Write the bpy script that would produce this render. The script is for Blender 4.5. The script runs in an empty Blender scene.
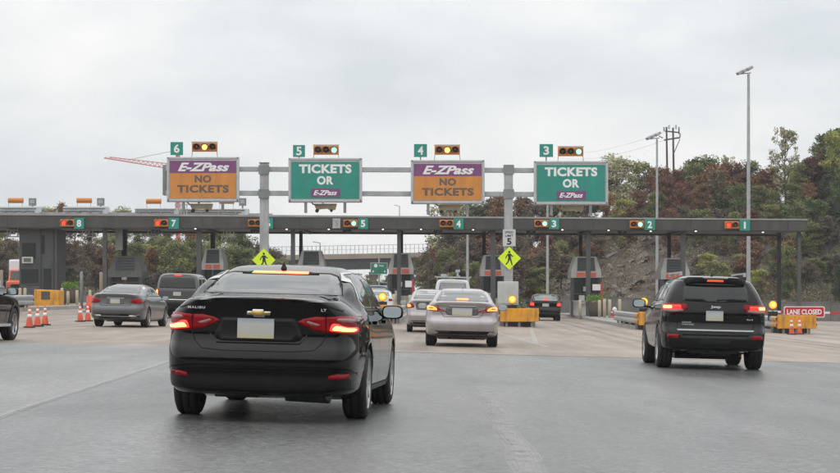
import bpy, bmesh, math, random
from mathutils import Vector, Matrix
from mathutils.bvhtree import BVHTree
from mathutils.geometry import delaunay_2d_cdt
import numpy as np

C = bpy.context.scene
COL = C.collection
R = math.radians
random.seed(7)

# ------------------------------------------------------------------ camera
FPX = 2000.0            # focal length in photograph pixels (840 wide)
CAMZ = 1.3
YH = 293.0              # horizon row
cam_d = bpy.data.cameras.new('camera')
cam = bpy.data.objects.new('camera', cam_d); COL.objects.link(cam)
cam.location = (0, 0, CAMZ); cam.rotation_euler = (R(90), 0, 0)
cam_d.sensor_width = 36; cam_d.lens = 36 * FPX / 840
cam_d.shift_y = (YH - 236.5) / 840
cam_d.clip_end = 6000; cam_d.clip_start = 0.1
C.camera = cam

# ------------------------------------------------------------------ world: overcast sky
SUN_EL, SUN_ROT = R(48), R(200)
w = bpy.data.worlds.new('World'); C.world = w; w.use_nodes = True
nt = w.node_tree; nt.nodes.clear()
def N(nt, t, **k):
    n = nt.nodes.new(t)
    for a, b in k.items():
        if a.startswith('i_'): n.inputs[a[2:].replace('_', ' ')].default_value = b
        else: setattr(n, a, b)
    return n
out = N(nt, 'ShaderNodeOutputWorld')
sky = N(nt, 'ShaderNodeTexSky', sky_type='NISHITA', sun_disc=False, sun_elevation=SUN_EL, sun_rotation=SUN_ROT)
bgs = N(nt, 'ShaderNodeBackground'); bgs.inputs[1].default_value = 0.09
nt.links.new(sky.outputs[0], bgs.inputs[0])
tc = N(nt, 'ShaderNodeTexCoord')
sep = N(nt, 'ShaderNodeSeparateXYZ'); nt.links.new(tc.outputs['Generated'], sep.inputs[0])
mp = N(nt, 'ShaderNodeMapping'); mp.inputs['Scale'].default_value = (1.5, 1.5, 3.6)
nt.links.new(tc.outputs['Generated'], mp.inputs[0])
n1 = N(nt, 'ShaderNodeTexNoise'); n1.inputs['Scale'].default_value = 3.4; n1.inputs['Detail'].default_value = 7; n1.inputs['Roughness'].default_value = .52
n1.inputs['Distortion'].default_value = .1
nt.links.new(mp.outputs[0], n1.inputs[0])
cr = N(nt, 'ShaderNodeValToRGB')
cr.color_ramp.elements[0].position = .36; cr.color_ramp.elements[0].color = (.745, .79, .82, 1)
cr.color_ramp.elements[1].position = .62; cr.color_ramp.elements[1].color = (1.03, 1.02, 1.0, 1)
nt.links.new(n1.outputs[0], cr.inputs[0])
# overcast sky gets brighter towards the zenith
ma = N(nt, 'ShaderNodeMapRange'); ma.inputs[1].default_value = .10; ma.inputs[2].default_value = .8
ma.inputs[3].default_value = 1.0; ma.inputs[4].default_value = 1.75
nt.links.new(sep.outputs[2], ma.inputs[0])
vm = N(nt, 'ShaderNodeVectorMath', operation='SCALE')
nt.links.new(cr.outputs[0], vm.inputs[0]); nt.links.new(ma.outputs[0], vm.inputs['Scale'])
bgc = N(nt, 'ShaderNodeBackground'); bgc.inputs[1].default_value = 1.0
nt.links.new(vm.outputs[0], bgc.inputs[0])
mx = N(nt, 'ShaderNodeMixShader'); mx.inputs[0].default_value = .94
nt.links.new(bgs.outputs[0], mx.inputs[1]); nt.links.new(bgc.outputs[0], mx.inputs[2])
nt.links.new(mx.outputs[0], out.inputs[0])

sun_d = bpy.data.lights.new('sun', 'SUN'); sun_d.energy = .55; sun_d.angle = R(95); sun_d.color = (1, .97, .93)
sun = bpy.data.objects.new('sun', sun_d); COL.objects.link(sun)
az = SUN_ROT  # sky rotation measured from +Y clockwise
sd = Vector((math.sin(az) * math.cos(SUN_EL), math.cos(az) * math.cos(SUN_EL), math.sin(SUN_EL)))
sun.rotation_euler = sd.to_track_quat('Z', 'Y').to_euler()

C.view_settings.view_transform = 'Standard'; C.view_settings.look = 'None'
C.view_settings.exposure = 0.0; C.view_settings.gamma = 1; C.view_settings.use_curve_mapping = False
C.render.engine = 'CYCLES'
C.cycles.max_bounces = 6; C.cycles.use_denoising = True

# ------------------------------------------------------------------ materials
M = {}
def mat(name, col, rough=.6, metal=0, var=.12, scale=3.0, bump=0, coat=0, spec=.5, emit=None, es=1, rvar=0, bscale=None, dirt=None):
    if name in M: return M[name]
    m = bpy.data.materials.new(name); m.use_nodes = True; t = m.node_tree
    b = t.nodes['Principled BSDF']
    b.inputs['Roughness'].default_value = rough; b.inputs['Metallic'].default_value = metal
    b.inputs['Specular IOR Level'].default_value = spec
    b.inputs['Coat Weight'].default_value = coat; b.inputs['Coat Roughness'].default_value = .04
    c = tuple(col) + (1,)
    co = N(t, 'ShaderNodeTexCoord')
    nz = N(t, 'ShaderNodeTexNoise'); nz.inputs['Scale'].default_value = scale; nz.inputs['Detail'].default_value = 6
    t.links.new(co.outputs['Object'], nz.inputs[0])
    rp = N(t, 'ShaderNodeValToRGB')
    rp.color_ramp.elements[0].position = .3; rp.color_ramp.elements[1].position = .7
    rp.color_ramp.elements[0].color = tuple(max(0, x * (1 - var)) for x in col) + (1,)
    rp.color_ramp.elements[1].color = tuple(min(1, x * (1 + var)) for x in col) + (1,)
    t.links.new(nz.outputs[0], rp.inputs[0])
    last = rp.outputs[0]
    if dirt:
        nd = N(t, 'ShaderNodeTexNoise'); nd.inputs['Scale'].default_value = scale * .6; nd.inputs['Detail'].default_value = 9; nd.inputs['Roughness'].default_value = .7
        mpd = N(t, 'ShaderNodeMapping'); mpd.inputs['Scale'].default_value = (2.5, 2.5, .5)
        t.links.new(co.outputs['Object'], mpd.inputs[0]); t.links.new(mpd.outputs[0], nd.inputs[0])
        mr = N(t, 'ShaderNodeMapRange'); mr.inputs[1].default_value = .48; mr.inputs[2].default_value = .75; mr.inputs[4].default_value = dirt[3]
        t.links.new(nd.outputs[0], mr.inputs[0])
        mm = N(t, 'ShaderNodeMix', data_type='RGBA'); mm.inputs[7].default_value = tuple(dirt[:3]) + (1,)
        t.links.new(mr.outputs[0], mm.inputs[0]); t.links.new(last, mm.inputs[6]); last = mm.outputs[2]
    t.links.new(last, b.inputs['Base Color'])
    if rvar:
        mr = N(t, 'ShaderNodeMapRange'); mr.inputs[1].default_value = .3; mr.inputs[2].default_value = .7
        mr.inputs[3].default_value = max(.02, rough - rvar); mr.inputs[4].default_value = rough + rvar
        t.links.new(nz.outputs[0], mr.inputs[0]); t.links.new(mr.outputs[0], b.inputs['Roughness'])
    if bump:
        nb = N(t, 'ShaderNodeTexNoise'); nb.inputs['Scale'].default_value = bscale or scale * 8; nb.inputs['Detail'].default_value = 5
        t.links.new(co.outputs['Object'], nb.inputs[0])
        bp = N(t, 'ShaderNodeBump'); bp.inputs['Strength'].default_value = bump; bp.inputs['Distance'].default_value = .02
        t.links.new(nb.outputs[0], bp.inputs['Height']); t.links.new(bp.outputs[0], b.inputs['Normal'])
    if emit:
        b.inputs['Emission Color'].default_value = tuple(emit) + (1,); b.inputs['Emission Strength'].default_value = es
    M[name] = m; return m

mat('galv', (.40, .41, .42), .5, .3, .16, 2, dirt=(.22, .20, .18, .55))
mat('badge_silver', (.62, .62, .62), .4, .1, .05, 5)
mat('galv_dark', (.23, .235, .24), .55, .2, .15, 2)
mat('alu', (.50, .51, .52), .45, .35, .1, 4)
mat('canopy', (.055, .053, .050), .5, 0, .15, .8, dirt=(.14, .13, .12, .5))
mat('canopy_top', (.30, .30, .295), .6, 0, .2, 1)
mat('steel_black', (.022, .022, .023), .5, 0, .2, 2)
mat('steel_grey', (.075, .075, .075), .55, 0, .15, 2)
mat('teal', (.015, .255, .20), .45, 0, .08, 1.5, dirt=(.05, .20, .17, .55))
mat('orange_sign', (.60, .24, .045), .5, 0, .08, 1.5, dirt=(.36, .17, .07, .6))
mat('purple', (.20, .06, .18), .5, 0, .08, 2)
mat('white_letter', (.80, .81, .80), .5, 0, .04, 3)
mat('brown_letter', (.13, .095, .075), .6, 0, .1, 3)
mat('black_letter', (.015, .015, .015), .6, 0, .1, 3)
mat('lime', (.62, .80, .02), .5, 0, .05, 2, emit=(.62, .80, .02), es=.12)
mat('sign_white', (.55, .57, .57), .5, 0, .06, 4)
mat('green_sign', (.02, .20, .12), .5, 0, .1, 2)
mat('yellow_paint', (.70, .31, .02), .55, 0, .14, 3, dirt=(.16, .10, .05, .85))
mat('signal_yellow', (.55, .20, .03), .5, 0, .1, 4)
mat('lens_off_red', (.10, .012, .01), .25, 0, .1, 4)
mat('lens_off_dark', (.035, .014, .01), .25, 0, .1, 4)
mat('lit_red', (.6, .03, .01), .3, emit=(1, .06, .025), es=1.5)
mat('lit_amber', (.8, .4, .02), .3, emit=(1, .34, .02), es=1.5)
mat('lit_amber_core', (.8, .5, .1), .3, emit=(1, .66, .18), es=1.7)
mat('lit_green', (.3, .8, .6), .3, emit=(.42, 1, .74), es=1.25)
mat('lit_lamp', (.9, .9, .8), .3, emit=(1, .93, .78), es=2)
mat('concrete', (.30, .285, .265), .8, 0, .15, 1.2, bump=.3, dirt=(.14, .13, .12, .6))
mat('wall_conc', (.17, .16, .15), .85, 0, .2, .7, bump=.3, dirt=(.09, .085, .08, .6))
mat('booth_grey', (.52, .52, .49), .55, 0, .12, 2, dirt=(.2, .19, .18, .4))
mat('booth_dark', (.075, .08, .085), .4, 0, .2, 2)
mat('louver', (.11, .115, .115), .6, 0, .2, 3)
mat('booth_red', (.55, .12, .07), .5, 0, .1, 3, emit=(.9, .16, .08), es=.08)  # panels are no lamps; a faint glow is added to their red
mat('beige', (.47, .41, .29), .6, 0, .15, 3, dirt=(.25, .2, .14, .4))
mat('cabinet', (.52, .52, .49), .6, 0, .1, 2, dirt=(.32, .30, .27, .5))
mat('cone_orange', (.66, .085, .03), .55, 0, .15, 5, dirt=(.2, .07, .05, .7))
mat('cone_white', (.75, .75, .72), .5, 0, .08, 5)
mat('rubber', (.022, .022, .022), .8, 0, .2, 8, bump=.3)
mat('red_sign', (.50, .015, .025), .45, 0, .08, 3)
mat('red_paint', (.5, .03, .03), .5, 0, .1, 3)
mat('white_paint', (.72, .72, .70), .5, 0, .06, 3, dirt=(.4, .38, .35, .4))
mat('wood_pole', (.10, .075, .06), .9, 0, .2, 2)
mat('crane_red', (.55, .10, .08), .6, 0, .1, 2)
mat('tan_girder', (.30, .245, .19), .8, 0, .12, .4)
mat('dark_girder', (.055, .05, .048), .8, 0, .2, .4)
mat('fence_far', (.45, .46, .46), .6, .1, .1, 2)
# vehicles
mat('glass', (.02, .024, .024), .05, 0, .1, 2, spec=1.0); M['glass'].node_tree.nodes['Principled BSDF'].inputs['IOR'].default_value = 1.95
mat('glass_dark', (.006, .007, .007), .06, 0, .1, 2, spec=.5)
mat('ledge_grey', (.62, .63, .63), .5, 0, .1, 2, dirt=(.35, .35, .34, .5))
mat('booth_mid', (.15, .15, .145), .6, 0, .15, 2, dirt=(.08, .08, .075, .5))
mat('glass_far', (.03, .035, .035), .1, 0, .1, 2, spec=.6)
mat('black_paint', (.004, .0035, .004), .06, .0, .1, 4, coat=0, spec=.34, dirt=(.022, .02, .018, .06))
mat('black_plastic', (.005, .005, .005), .4, 0, .15, 6, spec=.3, dirt=(.03, .027, .025, .2))
mat('gap', (.003, .003, .003), .9, 0, 0, 4)
mat('chrome', (.62, .62, .62), .14, 1, .05, 5)
mat('rim_alloy', (.45, .45, .46), .3, .8, .1, 6)
mat('rim_dark', (.10, .10, .10), .4, .5, .1, 6)
mat('tyre', (.014, .014, .014), .75, 0, .25, 14, bump=.4, dirt=(.07, .065, .06, .4))
mat('well', (.006, .006, .006), .9, 0, 0, 4)
mat('tail_red', (.26, .004, .007), .22, 0, .08, 8, coat=0, spec=.25)
mat('tail_red_dark', (.10, .004, .008), .14, 0, .1, 8, coat=.8)
mat('tail_lit', (.7, .03, .02), .2, emit=(1, .045, .025), es=1.1)
mat('tail_core', (.9, .2, .05), .2, emit=(1, .30, .06), es=2.0)
mat('tail_hot', (.9, .5, .2), .2, emit=(1, .62, .16), es=2.4)
mat('tail_clear', (.30, .15, .15), .2, 0, .1, 8, spec=.4)
mat('brake_bar', (.9, .2, .1), .2, emit=(1, .22, .06), es=2.2)
mat('gold', (.62, .42, .13), .3, .6, .1, 8)
mat('muffler', (.09, .085, .08), .6, .5, .2, 8)
mat('mirror_glass', (.20, .225, .235), .05, 1, .05, 2)
mat('silver_paint', (.39, .365, .375), .3, .55, .05, 3, coat=.6, dirt=(.2, .18, .18, .25))
mat('grey_paint', (.125, .13, .135), .3, .5, .05, 3, coat=.6, dirt=(.12, .11, .10, .3))
mat('dkgrey_paint', (.075, .075, .08), .3, .4, .05, 3, coat=.6, dirt=(.1, .09, .08, .3))
mat('white_car', (.68, .70, .72), .35, 0, .05, 3, coat=.5)
mat('blue_paint', (.012, .03, .10), .3, .2, .05, 3, coat=.6)
mat('orange_paint', (.62, .13, .06), .4, 0, .05, 3)
mat('interior', (.03, .03, .03), .8)
mat('flower_leaf', (.16, .28, .04), .7, 0, .4, 9)

def plate_mat():
    m = bpy.data.materials.new('plate'); m.use_nodes = True; t = m.node_tree; b = t.nodes['Principled BSDF']
    co = N(t, 'ShaderNodeTexCoord'); s = N(t, 'ShaderNodeSeparateXYZ'); t.links.new(co.outputs['Generated'], s.inputs[0])
    rp = N(t, 'ShaderNodeValToRGB'); e = rp.color_ramp.elements
    e[0].position = 0; e[0].color = (.50, .44, .24, 1); e[1].position = .3; e[1].color = (.46, .455, .41, 1)
    x = e.new(.75); x.color = (.47, .48, .46, 1); x = e.new(1); x.color = (.33, .36, .42, 1)
    nz = N(t, 'ShaderNodeTexNoise'); nz.inputs['Scale'].default_value = 3; t.links.new(co.outputs['Generated'], nz.inputs[0])
    ad = N(t, 'ShaderNodeMath', operation='MULTIPLY_ADD'); ad.inputs[1].default_value = .35; t.links.new(nz.outputs[0], ad.inputs[0])
    sb = N(t, 'ShaderNodeMath', operation='SUBTRACT'); sb.inputs[1].default_value = .17; t.links.new(s.outputs[2], sb.inputs[0]); t.links.new(sb.outputs[0], ad.inputs[2])
    t.links.new(ad.outputs[0], rp.inputs[0]); t.links.new(rp.outputs[0], b.inputs['Base Color']); b.inputs['Roughness'].default_value = .5
    M['plate'] = m
plate_mat()

# ------------------------------------------------------------------ helpers
def tag(o, label=None, cat=None, group=None, kind=None):
    if label: o['label'] = label
    if cat: o['category'] = cat
    if group: o['group'] = group
    if kind: o['kind'] = kind
    return o
def thing(name, label, cat, loc=(0, 0, 0), rz=0, group=None):
    o = bpy.data.objects.new(name, None); COL.objects.link(o); o.empty_display_size = .2
    o.location = loc; o.rotation_euler = (0, 0, rz); return tag(o, label, cat, group)
def link(name, me, parent=None, mats=()):
    o = bpy.data.objects.new(name, me); COL.objects.link(o)
    for m in mats: me.materials.append(M[m] if isinstance(m, str) else m)
    if parent: o.parent = parent
    return o
def dup(root, loc=None, rz=None, label=None, group=None):
    kids = {}
    for o in bpy.data.objects:
        if o.parent: kids.setdefault(o.parent.name, []).append(o)
    def cp(o, par):
        c = o.copy(); COL.objects.link(c); c.parent = par
        for ch in kids.get(o.name, []): cp(ch, c)
        return c
    r = cp(root, None)
    if loc is not None: r.location = loc
    if rz is not None: r.rotation_euler = (0, 0, rz)
    if label: r['label'] = label
    if group: r['group'] = group
    return r

class MB:
    def __init__(s): s.v = []; s.f = []; s.sm = []
    def add(s, vs, fs, smooth=False):
        n = len(s.v); s.v += [tuple(p) for p in vs]; s.f += [tuple(i + n for i in f) for f in fs]; s.sm += [smooth] * len(fs); return s
    def box(s, c, d, rz=0, rx=0, ry=0, taper=None):
        x, y, z = d[0] / 2, d[1] / 2, d[2] / 2; tx, ty = taper or (1, 1)
        vs = [Vector((a * x * (tx if e > 0 else 1), b * y * (ty if e > 0 else 1), e * z)) for e in (-1, 1) for a, b in ((-1, -1), (1, -1), (1, 1), (-1, 1))]
        m = Matrix.Translation(c) @ Matrix.Rotation(rz, 4, 'Z') @ Matrix.Rotation(ry, 4, 'Y') @ Matrix.Rotation(rx, 4, 'X')
        return s.add([m @ v for v in vs], [(3, 2, 1, 0), (4, 5, 6, 7), (0, 1, 5, 4), (1, 2, 6, 5), (2, 3, 7, 6), (3, 0, 4, 7)])
    def span(s, x0, x1, y0, y1, z0, z1): return s.box(((x0 + x1) / 2, (y0 + y1) / 2, (z0 + z1) / 2), (x1 - x0, y1 - y0, z1 - z0))
    def bar(s, a, b, wd, hd=None):
        a = Vector(a); b = Vector(b); hd = hd or wd; d = b - a; L = d.length
        q = d.to_track_quat('Z', 'Y').to_matrix().to_4x4(); m = Matrix.Translation((a + b) / 2) @ q
        x, y, z = wd / 2, hd / 2, L / 2
        vs = [m @ Vector((p * x, r * y, e * z)) for e in (-1, 1) for p, r in ((-1, -1), (1, -1), (1, 1), (-1, 1))]
        return s.add(vs, [(3, 2, 1, 0), (4, 5, 6, 7), (0, 1, 5, 4), (1, 2, 6, 5), (2, 3, 7, 6), (3, 0, 4, 7)])
    def cyl(s, a, b, r0, r1=None, n=12, cap=True):
        a = Vector(a); b = Vector(b); r1 = r0 if r1 is None else r1; q = (b - a).to_track_quat('Z', 'Y')
        vs = [a + q @ Vector((r0 * math.cos(t), r0 * math.sin(t), 0)) for t in [2 * math.pi * i / n for i in range(n)]]
        vs += [b + q @ Vector((r1 * math.cos(t), r1 * math.sin(t), 0)) for t in [2 * math.pi * i / n for i in range(n)]]
        s.add(vs, [(i, (i + 1) % n, n + (i + 1) % n, n + i) for i in range(n)], True)
        if cap: s.add(vs, [tuple(range(n - 1, -1, -1)), tuple(range(n, 2 * n))])
        return s
    def lathe(s, prof, axis='Z', n=24, c=(0, 0, 0)):
        vs = []
        for r, h in prof:
            for i in range(n):
                t = 2 * math.pi * i / n; p = (r * math.cos(t), r * math.sin(t), h)
                if axis == 'Y': p = (p[0], p[2], p[1])
                if axis == 'X': p = (p[2], p[0], p[1])
                vs.append((p[0] + c[0], p[1] + c[1], p[2] + c[2]))
        fs = [(k * n + i, k * n + (i + 1) % n, (k + 1) * n + (i + 1) % n, (k + 1) * n + i) for k in range(len(prof) - 1) for i in range(n)]
        return s.add(vs, fs, True)
    def prism(s, poly, y0, y1, plane='XZ'):
        n = len(poly)
        f = {'XZ': lambda p, t: (p[0], t, p[1]), 'YZ': lambda p, t: (t, p[0], p[1]), 'XY': lambda p, t: (p[0], p[1], t)}[plane]
        vs = [f(p, y0) for p in poly] + [f(p, y1) for p in poly]
        return s.add(vs, [tuple(range(n)), tuple(range(2 * n - 1, n - 1, -1))] + [(i, n + i, n + (i + 1) % n, (i + 1) % n) for i in range(n)])
    def build(s, name, m, parent=None, bevel=0, loc=None, seg=2):
        me = bpy.data.meshes.new(name); me.from_pydata(s.v, [], s.f)
        bm = bmesh.new(); bm.from_mesh(me); bmesh.ops.recalc_face_normals(bm, faces=bm.faces); bm.to_mesh(me); bm.free()
        me.polygons.foreach_set('use_smooth', s.sm)
        o = link(name, me, parent, (m,) if not isinstance(m, (list, tuple)) else m)
        if bevel:
            b = o.modifiers.new('bevel', 'BEVEL'); b.width = bevel; b.segments = seg; b.limit_method = 'ANGLE'; b.angle_limit = R(40)
        if loc: o.location = loc
        return o

def text(name, s, wdt, hgt, m, parent, loc, shear=0, bold=.0, ext=.004, rz=0, spacing=1.0):
    cu = bpy.data.curves.new('t', 'FONT'); cu.body = s; cu.align_x = 'CENTER'; cu.shear = shear; cu.offset = bold; cu.extrude = .01; cu.space_character = spacing
    cu.resolution_u = 4
    to = bpy.data.objects.new('t', cu); COL.objects.link(to)
    dg = bpy.context.evaluated_depsgraph_get(); me = bpy.data.meshes.new_from_object(to.evaluated_get(dg))
    bpy.data.objects.remove(to); bpy.data.curves.remove(cu)
    xs = [v.co.x for v in me.vertices]; ys = [v.co.y for v in me.vertices]
    cx, cy = (min(xs) + max(xs)) / 2, (min(ys) + max(ys)) / 2; sx = wdt / (max(xs) - min(xs)); sy = hgt / (max(ys) - min(ys))
    for v in me.vertices: v.co = ((v.co.x - cx) * sx, -v.co.z / .01 * ext, (v.co.y - cy) * sy)
    me.materials.clear()
    o = link(name, me, parent, (m,)); o.location = loc; o.rotation_euler = (0, 0, rz); return o

# ------------------------------------------------------------------ ground function
GK = [(-60, 1.19), (0, 1.19), (19, 1.195), (30, 1.24), (37.5, 1.275), (52, 1.345), (68, 1.39), (100, 1.37), (130, 1.35), (6000, 1.35)]
CROSS = .025
def gH(Y):
    for (a, p), (b, q) in zip(GK, GK[1:]):
        if Y <= b: return p + (q - p) * (Y - a) / (b - a)
    return GK[-1][1]
def cx_(X): return max(-60, min(60, X))
def zg(X, Y): return CAMZ - gH(Y) - CROSS * cx_(X)
def s_at(Y): return FPX / Y
def P(px, py, Y): return ((px - 420) * Y / FPX, Y, CAMZ + (YH - py) * Y / FPX)
HD = .009      # lateral drift of the lanes per metre (they run to a vanishing point right of centre)
ISL = {'87': -26.2, '8_7': -20.0, '7_6': -13.95, '6_5': -7.75, '5_4': -1.70, '4_3': 4.30, '3_2': 10.30, '2_1': 16.30}
def ix(k, Y): return ISL[k] + HD * (Y - 87)

def strip(name, m, y0, y1, xl, xr, off, label=None, nx=1, kind='structure', step=None):
    ys = sorted({y0, y1} | {k for k, _ in GK if y0 < k < y1} | (set(np.arange(y0, y1, step).tolist()) if step else set()))
    vs, fs = [], []
    cols = None
    for Y in ys:
        a, b = (xl(Y) if callable(xl) else xl), (xr(Y) if callable(xr) else xr)
        xs = [a + (b - a) * i / nx for i in range(nx + 1)]
        if a < -60 < b or a < 60 < b: xs = [a] + [max(a, -60)] + [min(b, 60)] + [b]
        cols = len(xs)
        vs += [(x, Y, zg(x, Y) + off) for x in xs]
    fs = [(r * cols + c, r * cols + c + 1, (r + 1) * cols + c + 1, (r + 1) * cols + c) for r in range(len(ys) - 1) for c in range(cols - 1)]
    o = MB().add(vs, fs).build(name, m); tag(o, label, None, None, kind)
    return o

def ground_mat(name, col, col2, rough, speck=.25, wet=.15, stains=.3, tint=None, big=.12):
    m = bpy.data.materials.new(name); m.use_nodes = True; t = m.node_tree; b = t.nodes['Principled BSDF']; L = t.links.new
    co = N(t, 'ShaderNodeTexCoord')
    def noise(sc, det=5, rgh=.55, stretch=None):
        n = N(t, 'ShaderNodeTexNoise'); n.inputs['Scale'].default_value = sc; n.inputs['Detail'].default_value = det; n.inputs['Roughness'].default_value = rgh
        if stretch:
            mp = N(t, 'ShaderNodeMapping'); mp.inputs['Scale'].default_value = stretch; L(co.outputs['Object'], mp.inputs[0]); L(mp.outputs[0], n.inputs[0])
        else: L(co.outputs['Object'], n.inputs[0])
        return n
    def ramp(src, a, b_, ca, cb):
        r = N(t, 'ShaderNodeValToRGB'); r.color_ramp.elements[0].position = a; r.color_ramp.elements[1].position = b_
        r.color_ramp.elements[0].color = ca; r.color_ramp.elements[1].color = cb; L(src, r.inputs[0]); return r
    def g(v): return (v, v, v, 1)
    n1 = noise(big, 5, .6); base = ramp(n1.outputs[0], .35, .65, tuple(col) + (1,), tuple(col2) + (1,))
    n2 = noise(16, 4, .9); sp = ramp(n2.outputs[0], .36, .66, g(1 - speck), g(1 + speck))
    n3 = noise(1, 7, .7, (1.1, .12, 1)); st = ramp(n3.outputs[0], .42, .66, g(1 - stains), g(1))
    n5 = noise(1, 3, .5, (.55, .012, 1)); st2 = ramp(n5.outputs[0], .40, .60, g(1 - stains * .8), g(1.06))
    last = base.outputs[0]
    for r in (sp, st, st2):
        mu = N(t, 'ShaderNodeMix', data_type='RGBA', blend_type='MULTIPLY'); mu.inputs[0].default_value = 1
        L(last, mu.inputs[6]); L(r.outputs[0], mu.inputs[7]); last = mu.outputs[2]
    vo = N(t, 'ShaderNodeTexVoronoi'); vo.inputs['Scale'].default_value = 34; L(co.outputs['Object'], vo.inputs[0])
    vr = ramp(vo.outputs['Distance'], .12, .34, g(1 + speck * 1.5), g(1 - speck * .2))
    vc = N(t, 'ShaderNodeTexVoronoi'); vc.inputs['Scale'].default_value = 22; L(co.outputs['Object'], vc.inputs[0]); vb = N(t, 'ShaderNodeSeparateColor'); L(vc.outputs['Color'], vb.inputs[0])
    v2 = ramp(vb.outputs[0], .0, 1.0, g(1 - speck * .5), g(1 + speck * .5))
    for r in (vr, v2):
        mu = N(t, 'ShaderNodeMix', data_type='RGBA', blend_type='MULTIPLY'); mu.inputs[0].default_value = 1
        L(last, mu.inputs[6]); L(r.outputs[0], mu.inputs[7]); last = mu.outputs[2]
    L(last, b.inputs['Base Color'])
    n4 = noise(1, 4, .6, (.4, .1, 1)); rr = N(t, 'ShaderNodeMapRange'); rr.inputs[1].default_value = .35; rr.inputs[2].default_value = .65
    rr.inputs[3].default_value = rough - wet; rr.inputs[4].default_value = rough + wet * .6; L(n4.outputs[0], rr.inputs[0]); L(rr.outputs[0], b.inputs['Roughness'])
    nb = noise(45, 3, .8); bp = N(t, 'ShaderNodeBump'); bp.inputs['Strength'].default_value = .55; bp.inputs['Distance'].default_value = .012
    L(nb.outputs[0], bp.inputs['Height']); L(bp.outputs[0], b.inputs['Normal'])
    M[name] = m; return m

def worn_mat(name, col, amt, sc=9):
    m = mat(name, col, .42, 0, .15, 6); t = m.node_tree; b = t.nodes['Principled BSDF']; co = N(t, 'ShaderNodeTexCoord')
    n = N(t, 'ShaderNodeTexNoise'); n.inputs['Scale'].default_value = sc; n.inputs['Detail'].default_value = 8; n.inputs['Roughness'].default_value = .85; t.links.new(co.outputs['Object'], n.inputs[0])
    r = N(t, 'ShaderNodeMapRange'); r.inputs[1].default_value = .35; r.inputs[2].default_value = .68; r.inputs[4].default_value = amt; t.links.new(n.outputs[0], r.inputs[0]); t.links.new(r.outputs[0], b.inputs['Alpha'])
worn_mat('worn_soft', (.46, .45, .44), .45, 5); worn_mat('joint', (.52, .51, .50), .65); worn_mat('line_worn', (.60, .59, .57), .9)
worn_mat('oil', (.08, .078, .075), .35, 3); worn_mat('patch_dark', (.12, .115, .11), .20, 2)
# ------------------------------------------------------------------ terrain and pavements
def ridge(X):      # height of the wooded hill behind the plaza on the right
    return float(np.interp(X, [-80, -48, -24, -14, 0, 5, 10, 14, 19, 24, 33, 42, 60, 120], [7.5, 6.0, 4.6, 2.5, 1.0, 2.6, 4.6, 6.3, 8.2, 9.0, 9.4, 11.2, 13, 16]))
def sst(t): t = min(max(t, 0), 1); return t * t * (3 - 2 * t)
def terrain(X, Y):
    z = zg(X, Y)
    t = (Y - 155 - (0 if X > 0 else 18)) / 48
    road = 1 - sst((X + 26) / 8) * sst((4 - X) / 6) if Y > 160 else 1       # the cut the motorway runs through
    if Y > 215: road = 1 - sst((X + 34) / 8) * sst((2 - X) / 6)
    h = ridge(X) * sst(t) * road
    if Y > 260: h *= max(.6, 1 - (Y - 260) / 900)
    n = math.sin(X * .37 + Y * .21) * .35 + math.sin(X * .9 - Y * .53) * .18
    if Y < -60: return zg(X, Y) + 17 * sst((-60 - Y) / 60) + n * 3 * sst((-60 - Y) / 20)  # unseen rise added behind the camera so vehicle paint reflects darker ground
    return z + h + n * sst(t * 2) * road * .8
def terr_mesh():
    xs = list(np.arange(-90, 90.1, 1.5)); xs = [-700, -400, -250, -140] + xs + [140, 250, 400, 700]
    ys = [-260, -180, -140, -120, -105, -95, -85, -75, -65, -60, -20, 0, 19, 30, 37.5, 52, 68, 100, 130, 150] + list(np.arange(153, 240, 1.5)) + list(np.arange(245, 420, 8)) + [460, 600, 900, 1200]
    xs = sorted(set(xs) | {-60, 60})
    vs = [(x, y, terrain(max(-120, min(120, x)), y) - .03) for y in ys for x in xs]; n = len(xs)
    fs = [(r * n + c, r * n + c + 1, (r + 1) * n + c + 1, (r + 1) * n + c) for r in range(len(ys) - 1) for c in range(n - 1)]
    mb = MB().add(vs, fs, True); return mb
def hill_mat():
    m = bpy.data.materials.new('hillside'); m.use_nodes = True; t = m.node_tree; b = t.nodes['Principled BSDF']; L = t.links.new
    co = N(t, 'ShaderNodeTexCoord'); mp = N(t, 'ShaderNodeMapping'); mp.inputs['Scale'].default_value = (.18, .18, .9); mp.inputs['Rotation'].default_value = (0, R(-28), 0)
    L(co.outputs['Object'], mp.inputs[0])
    n = N(t, 'ShaderNodeTexNoise'); n.inputs['Scale'].default_value = 2.2; n.inputs['Detail'].default_value = 12; n.inputs['Roughness'].default_value = .8; L(mp.outputs[0], n.inputs[0])
    r = N(t, 'ShaderNodeValToRGB'); e = r.color_ramp.elements; e[0].position = .30; e[0].color = (.055, .045, .035, 1); e[1].position = .70; e[1].color = (.25, .222, .195, 1)
    x = e.new(.45); x.color = (.095, .076, .058, 1); x = e.new(.58); x.color = (.14, .117, .095, 1); L(n.outputs[0], r.inputs[0])
    L(r.outputs[0], b.inputs['Base Color']); b.inputs['Roughness'].default_value = .95
    bp = N(t, 'ShaderNodeBump'); bp.inputs['Strength'].default_value = .9; bp.inputs['Distance'].default_value = .5; L(n.outputs[0], bp.inputs['Height']); L(bp.outputs[0], b.inputs['Normal'])
    M['hillside'] = m
hill_mat()
tag(terr_mesh().build('terrain', 'hillside'), None, None, None, 'structure')
ground_mat('asphalt', (.135, .135, .136), (.175, .175, .175), .34, wet=.14, stains=.22, speck=.5)
ground_mat('asphalt_light', (.23, .228, .224), (.27, .267, .26), .52, wet=.1, stains=.18, speck=.3)
ground_mat('plaza_conc', (.315, .250, .198), (.385, .312, .252), .55, wet=.12, stains=.26, speck=.16)
ground_mat('road_far', (.17, .16, .15), (.22, .20, .19), .6, stains=.2)
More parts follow.
